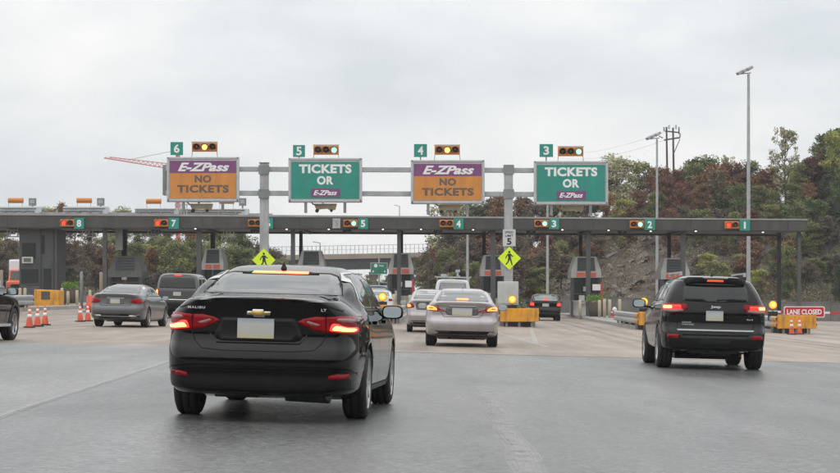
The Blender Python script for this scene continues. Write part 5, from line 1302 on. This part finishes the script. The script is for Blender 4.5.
part('bumper_crease', b.ribbon([(-.84, .46), (-.80, .482), (-.6, .50), (.6, .50), (.80, .482), (.84, .46)], .014, off=.012), 'black_paint')
part('plate_recess', b.patch([[(-.34, .725), (.34, .725), (.40, .76), (.33, .935), (-.33, .935), (-.40, .76)]], off=.002, h=.05, rnd=.03), 'black_plastic')
part('plate_trim', b.ribbon([(-.44, .80), (-.37, .715), (.37, .715), (.44, .80)], .010, off=.010), 'black_paint')
platef(part, b, -.02, .84, .325, .175)
part('trunk_seam', b.ribbon([(-.60, .975), (-.60, .80), (-.57, .72), (-.50, .655), (-.3, .64), (.3, .64), (.50, .655), (.57, .72), (.60, .80), (.60, .975)], .008, off=.0015), 'gap')
part('trunk_lid_edge', b.ribbon([(-.74, 1.01), (-.6, 1.055), (-.3, 1.09), (.3, 1.09), (.6, 1.055), (.74, 1.01)], .012, off=.008), 'black_paint')
# gold badge with a chrome edge (two slanted bars crossing)
bt = [(-.105, .973), (-.045, .973), (-.040, .955), (.058, .955), (.052, .973), (.105, .973), (.112, 1.008), (.05, 1.008), (.046, 1.026), (-.046, 1.026), (-.052, 1.008), (-.096, 1.008)]
bg_ = part('badge', b.patch([[(x * 1.0, z - .012) for x, z in bt]], off=.012, h=.03), 'chrome')
part('badge_face', b.patch([[(x * .88, (z - .99) * .70 + .978) for x, z in bt]], off=.015, h=.03, depth=.004), 'gold', bg_)
co, no = b.hit(-.60, 1.02, 'rear')
text('lettering', 'MALIBU', .16, .021, 'badge_silver', root, (-.56, co.y - 1.04 - .012, 1.015), bold=.02, ext=.002, rz=-.15, spacing=1.25)
text('lettering', 'LT', .045, .023, 'badge_silver', root, (.58, co.y - 1.04 - .025, 1.015), bold=.01, ext=.002, rz=.05)
for sd_, vw in ((1, 'right'), (-1, 'left')):
    part('side_window', b.patch([[(1.02, 1.13), (1.12, 1.19), (1.32, 1.275), (1.62, 1.345), (2.02, 1.365), (2.02, 1.035), (1.25, 1.04), (1.06, 1.07)], [(2.10, 1.035), (2.10, 1.365), (2.5, 1.365), (2.95, 1.31), (3.4, 1.15), (3.62, 1.05), (3.3, 1.03)]], vw, off=.003, h=.06), 'glass')
    part('window_chrome', b.ribbon([(3.66, 1.03), (3.3, 1.015), (1.25, 1.018), (1.02, 1.055), (.97, 1.11), (1.08, 1.18), (1.30, 1.285), (1.62, 1.362), (2.1, 1.382), (2.6, 1.378), (3.0, 1.33), (3.45, 1.165)], .014, vw, off=.005), 'chrome')
    part('door_seam', b.ribbon([(1.22, 1.0), (1.22, .80), (1.45, .55), (1.52, .32)], .007, vw, off=.0015), 'gap')
    part('door_seam', b.ribbon([(2.10, 1.02), (2.12, .6), (2.10, .30)], .007, vw, off=.0015), 'gap')
    part('door_seam', b.ribbon([(3.28, 1.0), (3.32, .6), (3.25, .30)], .007, vw, off=.0015), 'gap')
    for yy in (1.45, 2.45): part('door_handle', MB().box((sd_ * .915, yy, .90), (.045, .20, .03)), 'black_paint')
    part('rocker_trim', b.ribbon([(1.5, .28), (3.4, .26)], .05, vw, off=.008), 'black_plastic')
part('crease_line', b.ribbon([(.35, .90), (1.2, .87), (3.0, .84)], .006, 'right', off=.004), 'black_paint')
mirrors(part, 3.05, .995, .84, .95)
shark_fin(part, b, 1.55)
mu = MB().cyl((-.45, .42, .27), (-.05, .42, .27), .07, n=16); mu.cyl((.2, .45, .26), (.6, .40, .25), .085, n=16); mu.cyl((.60, .30, .245), (.62, .12, .24), .03, n=12); mu.cyl((-.05, .42, .27), (.2, .45, .26), .03, n=10); mu.box((-.1, .5, .25), (.5, .12, .04), ry=.1)
part('muffler', mu, 'muffler')
root.name = 'black_sedan'

# 2 --- black SUV on the right
b = Body(suv_st(L=4.82, W=.955, H=1.73, sh=1.215, wt=.61, zb=.33), [(.3, .16), (.38, .05), (.48, .01), (.62, -.01), (.70, .0), (.76, .07), (.85, .10), (1.0, .09), (1.2, .115), (1.4, .20), (1.6, .31), (1.67, .26), (1.72, .25), (1.8, .27)], FRONT, bow=.11, c0=.86, rc=.36, fall=1.0)
root, part = vehicle('black_suv', 'black four wheel drive SUV with roof rails and chrome tailgate strip, brake lights lit', 'suv', b, 'black_paint', 5.37, 37.3, R(1.6), .98, 2.915, r=.39, tw=.265, tk=.965, rim=.245, style='five')
part('rear_window', b.patch([[(-.60, 1.245), (0, 1.225), (.60, 1.245), (.585, 1.42), (.545, 1.55), (-.545, 1.55), (-.585, 1.42)]], off=.003, h=.06), 'glass_dark')
sp = part('roof_spoiler', b.patch([[(-.52, 1.56), (-.56, 1.60), (-.55, 1.64), (-.48, 1.665), (.48, 1.665), (.55, 1.64), (.56, 1.60), (.52, 1.56), (.3, 1.575), (-.3, 1.575)]], off=.022, h=.05, depth=.02), 'gap')
part('brake_light', b.patch([[(-.15, 1.628), (.15, 1.628), (.14, 1.655), (-.14, 1.655)]], off=.030, h=.03), 'lit_red')
for sg in (1, -1):
    f = (lambda p: p) if sg > 0 else mir
    tl = part('taillight', b.patch([f([(.50, 1.11), (.60, 1.045), (.80, 1.035), (.945, 1.05), (.95, 1.15), (.92, 1.20), (.52, 1.195)])], off=.008, h=.04), 'tail_red')
    part('clear_lens', b.patch([f([(.57, 1.07), (.60, 1.05), (.80, 1.04), (.93, 1.05), (.93, 1.085), (.60, 1.10)])], off=.012, h=.04, depth=.005), 'tail_clear', tl)
    part('lit_lens', b.patch([f([(.62, 1.10), (.93, 1.09), (.93, 1.17), (.62, 1.17)])], off=.013, h=.04, depth=.005, rnd=.02), 'tail_lit', tl)
    part('bright_lens', b.patch([f([(.78, 1.105), (.91, 1.105), (.91, 1.155), (.78, 1.155)])], off=.017, h=.03, depth=.004, rnd=.02), 'tail_hot', tl)
    part('reflector', b.patch([f([(.66, .565), (.86, .57), (.86, .635), (.66, .635)])], off=.010, h=.03, rnd=.015), 'tail_red')
    part('exhaust_tip', MB().lathe([(.045, .0), (.052, 0), (.052, .25), (.045, .25)], 'Y', 16, (sg * .58, .02, .395)), 'chrome')
    part('roof_rail', MB().bar((sg * .585, .55, 1.775), (sg * .60, 2.5, 1.775), .035, .03).box((sg * .585, .6, 1.745), (.04, .12, .06)).box((sg * .60, 2.45, 1.74), (.04, .12, .06)), 'alu')
    vw = 'right' if sg > 0 else 'left'
    part('side_window', b.patch([[(.48, 1.24), (.62, 1.50), (1.15, 1.56), (1.25, 1.25)], [(1.33, 1.25), (1.26, 1.57), (2.0, 1.60), (2.02, 1.23)], [(2.10, 1.23), (2.10, 1.60), (2.6, 1.58), (3.05, 1.42), (3.42, 1.21)]], vw, off=.003, h=.07), 'glass_dark')
    part('window_chrome', b.ribbon([(.42, 1.22), (1.3, 1.225), (2.1, 1.21), (3.5, 1.18)], .02, vw, off=.005), 'chrome')
    part('wheel_arch_trim', b.ribbon([(.98 + .47 * math.cos(t), .39 + .47 * math.sin(t)) for t in [math.pi * (i / 14) for i in range(15)]], .06, vw, off=.012), 'black_plastic')
    part('door_seam', b.ribbon([(1.30, 1.2), (1.32, .8), (1.5, .5)], .01, vw, off=.0015), 'gap')
    part('door_seam', b.ribbon([(2.08, 1.2), (2.1, .45)], .01, vw, off=.0015), 'gap')
    for yy in (1.5, 2.45): part('door_handle', MB().box((sg * .955, yy, 1.08), (.05, .2, .03)), 'chrome')
part('bumper_cladding', b.patch([[(-.93, .38), (.93, .38), (.955, .50), (.96, .66), (.62, .655), (.60, .62), (-.60, .62), (-.62, .655), (-.96, .66), (-.955, .50)]], off=.008, h=.07), 'black_plastic')
part('tow_cover', b.patch([[(-.3, .45), (.3, .45), (.3, .55), (-.3, .55)]], off=.012, h=.07, rnd=.02), 'gap')
part('chrome_strip', b.patch([[(-.68, .705), (.68, .705), (.70, .728), (-.70, .728)]], off=.012, h=.06), 'alu')
platef(part, b, -.02, .985, .31, .18)
part('tailgate_seam', b.ribbon([(-.62, 1.22), (-.62, 1.0), (-.70, .80), (-.66, .69), (.66, .69), (.70, .80), (.62, 1.0), (.62, 1.22)], .012, off=.0015), 'gap')
part('rear_wiper', MB().bar((.02, .02, 1.27), (.36, .06, 1.29), .02), 'gap')
co, no = b.hit(0, 1.14, 'rear')
text('lettering', 'Jeep', .18, .06, 'badge_silver', root, (0, co.y - .98 - .012, 1.145), bold=.03, ext=.004)
text('lettering', 'GRAND', .17, .028, 'alu', root, (-.52, co.y - .98 - .002, .86), bold=.01, ext=.002)
text('lettering', 'CHEROKEE', .22, .028, 'alu', root, (-.50, co.y - .98 - .002, .82), bold=.01, ext=.002)
text('lettering', '4x4', .12, .03, 'alu', root, (.62, co.y - .98 + .008, .93), bold=.01, ext=.002)
mirrors(part, 3.1, 1.19, 1.00, 1.15)
shark_fin(part, b, .75)
part('hitch', MB().box((0, .3, .33), (.9, .12, .06)).cyl((-.2, .5, .33), (.35, .5, .33), .09, n=14), 'muffler')

# 3 --- silver sedan in the middle
b = Body(sedan_st(L=4.95, W=.92, H=1.50, deck=1.145, sh=1.01, wt=.60, zb=.27), [(.22, .14), (.30, .05), (.40, .0), (.55, -.03), (.66, -.02), (.70, .02), (.80, .05), (.98, .045), (1.08, .0), (1.12, -.01), (1.16, .03), (1.5, .05)], FRONT, bow=.13, c0=.84, rc=.42)
root, part = vehicle('silver_sedan', 'silver mauve sedan seen square from behind in the lane left of the yellow barrier', 'car', b, 'silver_paint', 1.06, 51.3, R(1.3), 1.05, 2.9, r=.345, tw=.245, tk=.915)
part('rear_window', b.patch([[(-.67, 1.165), (.67, 1.165), (.60, 1.32), (.53, 1.42), (-.53, 1.42), (-.60, 1.32)]], off=.003, h=.06), 'glass')
part('brake_light', b.patch([[(-.17, 1.20), (.17, 1.20), (.14, 1.225), (-.14, 1.225)], [(-.14, 1.18), (.14, 1.18), (.14, 1.195), (-.14, 1.195)]], off=.010, h=.05), 'brake_bar')
for sg in (1, -1):
    f = (lambda p: p) if sg > 0 else mir
    tl = part('taillight', b.patch([f([(.40, .885), (.55, .885), (.80, .895), (.90, .92), (.905, 1.0), (.86, 1.045), (.72, 1.04), (.58, .965), (.42, .91)])], off=.008, h=.04), 'tail_red')
    part('lit_lens', b.patch([f([(.62, .915), (.87, .92), (.885, 1.0), (.84, 1.03), (.72, 1.02), (.64, .97)])], off=.012, h=.03, depth=.005, rnd=.02), 'tail_core', tl)
    part('dark_center', b.patch([f([(.72, .955), (.82, .955), (.83, .985), (.74, .985)])], off=.016, h=.03, depth=.005, rnd=.01), 'tail_lit', tl)
    part('clear_lens', b.patch([f([(.44, .893), (.60, .893), (.60, .915), (.50, .912)])], off=.012, h=.03, depth=.005), 'tail_clear', tl)
    vw = 'right' if sg > 0 else 'left'
    part('side_window', b.patch([[(1.1, 1.16), (1.4, 1.30), (2.0, 1.42), (2.05, 1.04), (1.2, 1.05)], [(2.12, 1.04), (2.12, 1.42), (2.7, 1.40), (3.3, 1.22), (3.6, 1.05)]], vw, off=.003, h=.08), 'glass')
part('chrome_strip', b.patch([[(-.35, 1.015), (.35, 1.015), (.37, 1.045), (-.37, 1.045)]], off=.018, h=.06), 'chrome')
part('plate_recess', b.patch([[(-.36, .80), (.36, .80), (.42, .86), (.40, 1.01), (-.40, 1.01), (-.42, .86)]], off=.002, h=.06, rnd=.03), 'grey_paint')
platef(part, b, 0, .895, .50, .19)
part('trunk_seam', b.ribbon([(-.62, 1.05), (-.58, .96), (-.50, .82), (-.45, .76), (.45, .76), (.50, .82), (.58, .96), (.62, 1.05)], .012, off=.0015), 'gap')
part('lower_bumper_insert', b.patch([[(-.88, .34), (-.6, .29), (.6, .29), (.88, .34), (.80, .41), (-.80, .41)]], off=.005, h=.07), 'black_plastic')
part('bumper_crease', b.ribbon([(-.88, .60), (-.5, .55), (.5, .55), (.88, .60)], .02, off=.002), 'silver_paint')
part('roof_antenna', MB().cyl((0, 1.6, 1.49), (0, 1.56, 1.54), .025, .01, 8), 'silver_paint')
mirrors(part, 3.05, 1.0, .95, 1.0, 'silver_paint')
part('muffler', MB().box((-.5, .3, .25), (.3, .2, .08)).box((.5, .3, .25), (.3, .2, .08)).box((0, .4, .24), (.5, .15, .05)), 'muffler')

# 4 --- grey sedan on the left
b = Body(sedan_st(L=4.69, W=.905, H=1.44, deck=1.12, sh=.99, wt=.585, zb=.24), [(.22, .14), (.30, .05), (.40, .02), (.55, -.02), (.66, -.01), (.74, .03), (.95, .04), (1.05, .0), (1.10, -.01), (1.14, .03), (1.5, .05)], FRONT, bow=.15, c0=.82, rc=.45)
root, part = vehicle('grey_sedan', 'mid grey sedan with a cream licence plate beside the pair of cones on the left', 'car', b, 'grey_paint', -9.98, 67, R(4.2), 1.02, 2.84, r=.335, tw=.235, tk=.90, style='five')
part('rear_window', b.patch([[(-.62, 1.155), (.62, 1.155), (.56, 1.29), (.49, 1.37), (-.49, 1.37), (-.56, 1.29)]], off=.003, h=.07), 'glass')
for sg in (1, -1):
    f = (lambda p: p) if sg > 0 else mir
    part('taillight', b.patch([f([(.50, .84), (.62, .80), (.80, .79), (.89, .83), (.885, .93), (.80, .97), (.62, .96), (.52, .92)])], off=.008, h=.05), 'tail_red')
    part('exhaust_tip', b.patch([f([(.45, .36), (.70, .36), (.68, .41), (.48, .41)])], off=.01, h=.06), 'chrome')
    vw = 'right' if sg > 0 else 'left'
    part('side_window', b.patch([[(1.0, 1.11), (1.3, 1.26), (1.9, 1.37), (1.95, 1.02), (1.1, 1.03)], [(2.02, 1.02), (2.02, 1.37), (2.6, 1.36), (3.1, 1.2), (3.45, 1.03)]], vw, off=.003, h=.08), 'glass')
    part('window_chrome', b.ribbon([(3.5, 1.01), (1.1, 1.01), (.95, 1.10), (1.3, 1.285), (1.9, 1.395), (2.6, 1.385), (3.1, 1.23)], .018, vw, off=.005), 'chrome')
part('plate_recess', b.patch([[(-.30, .78), (.30, .78), (.30, .96), (-.30, .96)]], off=.002, h=.06, rnd=.02), 'grey_paint')
part('chrome_strip', b.patch([[(-.30, .965), (.30, .965), (.30, .985), (-.30, .985)]], off=.012, h=.06), 'chrome')
platef(part, b, 0, .87, .32, .16)
part('lower_bumper_insert', b.patch([[(-.82, .32), (-.5, .27), (.5, .27), (.82, .32), (.78, .43), (.5, .46), (-.5, .46), (-.78, .43)]], off=.005, h=.07), 'black_plastic')
part('bumper_chrome', b.ribbon([(-.78, .44), (-.6, .37), (.6, .37), (.78, .44)], .02, off=.012), 'chrome')
part('trunk_seam', b.ribbon([(-.56, 1.0), (-.54, .80), (-.48, .72), (.48, .72), (.54, .80), (.56, 1.0)], .012, off=.0015), 'gap')
mirrors(part, 2.95, .98, .93, 1.0, 'grey_paint')

# 5 --- large grey SUV further left
b = Body(suv_st(L=5.2, W=1.0, H=1.98, sh=1.22, wt=.76, zb=.45, hood=1.15), [(.4, .12), (.5, .02), (.72, -.03), (.76, .06), (1.2, .07), (1.5, .13), (1.85, .22), (2.0, .24)], FRONT, bow=.08, c0=.90, rc=.28)
root, part = vehicle('grey_suv', 'tall dark grey SUV with chrome bumper strip beyond the mid grey sedan', 'suv', b, 'dkgrey_paint', -10.55, 88, R(1.5), 1.1, 3.0, r=.40, tw=.28, tk=.98, style='seven')
part('rear_window', b.patch([[(-.80, 1.32), (.80, 1.32), (.73, 1.78), (-.73, 1.78)]], off=.004, h=.08, rnd=.06), 'glass_dark')
part('brake_light', b.patch([[(-.16, 1.86), (.16, 1.86), (.15, 1.91), (-.15, 1.91)]], off=.03, h=.08), 'lit_red')
for sg in (1, -1):
    f = (lambda p: p) if sg > 0 else mir
    tl = part('taillight', b.patch([f([(.82, .95), (.96, .95), (.94, 1.30), (.80, 1.28)])], off=.01, h=.07), 'tail_red')
    part('lit_lens', b.patch([f([(.84, 1.02), (.95, 1.02), (.94, 1.24), (.84, 1.24)])], off=.016, h=.07, depth=.005, rnd=.02), 'tail_core', tl)
    vw = 'right' if sg > 0 else 'left'
    part('side_window', b.patch([[(.35, 1.28), (.45, 1.75), (1.4, 1.80), (1.45, 1.28)], [(1.55, 1.28), (1.5, 1.80), (2.4, 1.80), (2.45, 1.27)], [(2.55, 1.27), (2.55, 1.80), (3.0, 1.72), (3.5, 1.3)]], vw, off=.004, h=.1), 'glass_dark')
part('chrome_strip', b.patch([[(-.92, .78), (.92, .78), (.92, .84), (-.92, .84)]], off=.02, h=.08), 'chrome')
part('bumper', b.patch([[(-.95, .50), (.95, .50), (.95, .74), (-.95, .74)]], off=.02, h=.08, rnd=.03), 'black_plastic')
platef(part, b, 0, 1.08, .34, .17)
mirrors(part, 3.3, 1.2, 1.02, 1.3, 'dkgrey_paint')

# 6 --- grey hatch beside the silver sedan
b = Body(sedan_st(L=4.45, W=.848, H=1.535, deck=1.17, sh=1.04, wt=.57, zb=.24), [(.22, .14), (.30, .05), (.40, .0), (.60, -.02), (.72, .02), (1.0, .05), (1.12, .0), (1.2, .04), (1.5, .06)], FRONT, bow=.13, c0=.84, rc=.40)
root, part = vehicle('small_grey_sedan', 'small grey sedan half hidden by the silver mauve sedan', 'car', b, 'silver_paint', .36, 71, R(0.0), .93, 2.6, r=.32, tw=.20, tk=.83, style='seven')
part('rear_window', b.patch([[(-.62, 1.20), (.62, 1.20), (.54, 1.36), (.48, 1.46), (-.48, 1.46), (-.54, 1.36)]], off=.003, h=.07), 'glass')
for sg in (1, -1):
    f = (lambda p: p) if sg > 0 else mir
    tl = part('taillight', b.patch([f([(.58, .88), (.80, .84), (.84, .92), (.82, 1.02), (.70, 1.04), (.60, .98)])], off=.008, h=.05), 'tail_red')
    part('lit_lens', b.patch([f([(.68, .90), (.80, .88), (.82, .97), (.72, .99)])], off=.014, h=.05, depth=.005, rnd=.02), 'tail_core', tl)
    vw = 'right' if sg > 0 else 'left'
    part('side_window', b.patch([[(1.0, 1.17), (1.35, 1.34), (1.9, 1.45), (1.95, 1.07), (1.1, 1.08)], [(2.02, 1.07), (2.02, 1.45), (2.6, 1.42), (3.3, 1.08)]], vw, off=.003, h=.08), 'glass')
part('trunk_panel', b.patch([[(-.5, .80), (.5, .80), (.54, .98), (.5, 1.08), (-.5, 1.08), (-.54, .98)]], off=.002, h=.07, rnd=.03), 'grey_paint')
platef(part, b, 0, .90, .31, .16)
part('lower_bumper_insert', b.patch([[(-.78, .30), (.78, .30), (.74, .42), (-.74, .42)]], off=.005, h=.07), 'black_plastic')
mirrors(part, 2.8, 1.02, .87, 1.0, 'silver_paint')

# 7 --- black hatchback in lane 3
b = Body(suv_st(L=4.2, W=.885, H=1.50, sh=1.06, wt=.60, zb=.30, hood=1.0), [(.25, .12), (.35, .02), (.55, -.03), (.66, .0), (.74, .06), (1.0, .07), (1.1, .12), (1.4, .42), (1.5, .45)], FRONT, bow=.13, c0=.82, rc=.42)
root, part = vehicle('black_hatchback', 'small black hatchback braking at the toll booth right of the yellow barrier', 'car', b, 'black_paint', 6.90, 111, R(.4), .85, 2.6, r=.33, tw=.22, tk=.87, style='seven')
part('rear_window', b.patch([[(-.68, 1.10), (.68, 1.10), (.60, 1.36), (.52, 1.43), (-.52, 1.43), (-.60, 1.36)]], off=.003, h=.07), 'glass')
part('brake_light', b.patch([[(-.14, 1.11), (.14, 1.11), (.13, 1.17), (-.13, 1.17)]], off=.03, h=.07), 'lit_red')
for sg in (1, -1):
    f = (lambda p: p) if sg > 0 else mir
    tl = part('taillight', b.patch([f([(.58, .80), (.84, .80), (.85, 1.0), (.75, 1.08), (.62, 1.0)])], off=.008, h=.05), 'tail_red')
    part('lit_lens', b.patch([f([(.62, .83), (.82, .83), (.82, .98), (.66, .98)])], off=.016, h=.05, depth=.005, rnd=.03), 'lit_red', tl)
platef(part, b, 0, .87, .36, .17)
part('lower_bumper_insert', b.patch([[(-.80, .34), (.80, .34), (.76, .46), (-.76, .46)]], off=.005, h=.07), 'black_plastic')
mirrors(part, 2.6, 1.04, .90, 1.0)

# 8 --- white van with a ladder rack
b = Body(suv_st(L=5.3, W=1.0, H=2.15, sh=1.35, wt=.80, zb=.45, hood=1.2), [(.4, .1), (.6, .0), (1.2, .03), (1.8, .12), (2.0, .14)], FRONT, bow=.06, c0=.93, rc=.2)
root, part = vehicle('white_van', 'white van with a silver ladder rack on its roof beyond the silver mauve sedan', 'van', b, 'white_car', 1.72, 108, R(.5), 1.1, 3.2, r=.38, tw=.25, tk=.97, style='seven')
part('rear_window', b.patch([[(-.76, 1.55), (.76, 1.55), (.68, 1.98), (-.68, 1.98)]], off=.004, h=.08, rnd=.06), 'glass')
rk = MB()
for yy in (.5, 1.6, 2.7): rk.bar((-.98, yy, 2.26), (.98, yy, 2.26), .05); rk.bar((-.85, yy, 2.08), (-.85, yy, 2.26), .04); rk.bar((.85, yy, 2.08), (.85, yy, 2.26), .04)
rk.bar((-.95, .3, 2.29), (-.95, 3, 2.29), .05); rk.bar((.95, .3, 2.29), (.95, 3, 2.29), .05); rk.bar((-.3, .3, 2.32), (-.3, 3, 2.32), .06); rk.bar((.35, .3, 2.32), (.35, 3, 2.32), .06)
rk.cyl((.25, .9, 2.31), (.25, .9, 2.58), .05, n=10); rk.box((.25, .9, 2.60), (.24, .2, .14)).box((-.5, 1.2, 2.36), (.3, .3, .12))
part('roof_rack', rk, 'alu')
for sg in (1, -1):
    f = (lambda p: p) if sg > 0 else mir
    part('taillight', b.patch([f([(.84, .85), (.97, .85), (.96, 1.25), (.84, 1.25)])], off=.01, h=.07), 'tail_red')
mirrors(part, 3.8, 1.3, 1.02, 1.2, 'white_car')

# 9, 10 --- the two vehicles seen past the black sedan's mirror
b = Body(suv_st(L=4.9, W=.98, H=1.86, sh=1.15, wt=.70, zb=.40, hood=1.12), [(.4, .12), (.5, .02), (.72, -.03), (.76, .06), (1.2, .07), (1.85, .22)], FRONT, bow=.08, c0=.90, rc=.28)
root, part = vehicle('blue_suv', 'dark blue SUV driving away beyond the toll canopy', 'suv', b, 'blue_paint', -3.35, 156, R(.5), 1.0, 2.9, r=.38, tw=.25, tk=.94, style='seven', far=True)
part('rear_window', b.patch([[(-.74, 1.22), (.74, 1.22), (.66, 1.66), (-.66, 1.66)]], off=.004, h=.1, rnd=.06), 'glass')
for sg in (1, -1):
    f = (lambda p: p) if sg > 0 else mir
    part('taillight', b.patch([f([(.78, .95), (.95, .95), (.92, 1.25), (.78, 1.25)])], off=.01, h=.07), 'tail_lit')
b = Body(sedan_st(L=4.7, W=.90, H=1.50, deck=1.10, sh=1.0, wt=.62, zb=.24), [(.25, .1), (.5, -.02), (.72, .02), (1.0, .03), (1.4, .05)], FRONT, bow=.12, c0=.84, rc=.40)
root, part = vehicle('white_sedan', 'white sedan behind the flashing amber lamp right of the foreground sedan', 'car', b, 'white_car', -2.45, 117.5, R(.5), 1.0, 2.7, r=.33, tw=.22, tk=.88, style='seven')
part('rear_window', b.patch([[(-.64, 1.15), (.64, 1.15), (.56, 1.32), (.50, 1.42), (-.50, 1.42), (-.56, 1.32)]], off=.003, h=.08), 'glass')
for sg in (1, -1):
    f = (lambda p: p) if sg > 0 else mir
    part('taillight', b.patch([f([(.60, .84), (.88, .84), (.88, .98), (.62, .98)])], off=.008, h=.06), 'tail_red')
platef(part, b, 0, .82, .31, .16)

# 11 --- dark SUV cut by the left edge of the frame
b = Body(suv_st(L=4.9, W=.95, H=1.78, sh=1.12, wt=.62, zb=.33, hood=1.12), [(.3, .16), (.48, .01), (.70, .0), (.85, .10), (1.2, .115), (1.6, .31), (1.8, .3)], FRONT, bow=.10, c0=.88, rc=.3)
root, part = vehicle('dark_suv', 'black SUV cut off by the left edge of the picture, only its front wheel showing', 'suv', b, 'black_paint', -10.42, 42.9, R(4.0), 1.0, 2.9, r=.375, tw=.26, tk=.945, rim=.24, style='seven')
for sg in (1, -1):
    vw = 'right' if sg > 0 else 'left'
    part('side_window', b.patch([[(.6, 1.18), (.7, 1.50), (1.3, 1.56), (1.35, 1.18)], [(1.45, 1.18), (1.42, 1.57), (2.1, 1.60), (2.12, 1.17)], [(2.2, 1.17), (2.2, 1.60), (2.7, 1.57), (3.1, 1.42), (3.45, 1.16)]], vw, off=.003, h=.08), 'glass')
    part('door_seam', b.ribbon([(3.15, 1.1), (3.2, .6), (3.05, .40)], .01, vw, off=.0015), 'gap')
    part('wheel_arch_trim', b.ribbon([(3.9 + .45 * math.cos(t), .375 + .45 * math.sin(t)) for t in [math.pi * (i / 14) for i in range(15)]], .06, vw, off=.010), 'black_plastic')
    part('running_board', MB().box((sg * .93, 2.4, .36), (.16, 1.9, .06)), 'alu')
part('rear_window', b.patch([[(-.60, 1.18), (.60, 1.18), (.54, 1.55), (-.54, 1.55)]], off=.003, h=.08), 'glass')
mirrors(part, 3.05, 1.12, .97, 1.15)

# 12 --- orange and white truck coming the other way, far left
t = thing('box_truck', 'orange truck with a white roof partly behind the dark toll building on the far left', 'truck', (0, 0, 0))
X0, Y0 = -30.3, 152; t.location = (X0, Y0, zg(X0, Y0))
MB().span(-1.15, 1.15, .9, 7.5, .6, 3.15).build('cargo_box', 'white_car', t, bevel=.12)
MB().prism([(-.9, .45), (-.9, 1.45), (.0, 1.55), (.35, 2.35), (1.0, 2.4), (1.0, .45)], -1.0, 1.0, 'YZ').build('cab', 'orange_paint', t, bevel=.06)
MB().prism([(-.01, 1.62), (.29, 2.27), (.33, 2.24), (.04, 1.58)], -.85, .85, 'YZ').build('windshield', 'glass_far', t)
MB().span(-.6, .6, -.96, -.88, .75, 1.25).build('grille', 'black_plastic', t)
for sx in (-.8, .8):
    MB().box((sx, -.93, 1.1), (.25, .08, .2)).build('headlight', 'tail_clear', t)
    for yy in (0.0, 5.5): MB().cyl((sx - .15, yy, .45), (sx + .15, yy, .45), .45, n=20).build('wheel', 'tyre', t)
# ------------------------------------------------------------------ final pass over the labels: numerals as words
import re
_W = dict(zip('12345678', 'one two three four five six seven eight'.split()))
for o in bpy.data.objects:
    if 'label' in o and 'SPEED' not in o['label']:
        o['label'] = re.sub(r'\b([1-8])\b', lambda m: _W[m.group(1)], o['label'])
        if 'group' in o: o['group'] = re.sub(r'\b([1-8])\b', lambda m: _W[m.group(1)], o['group'])
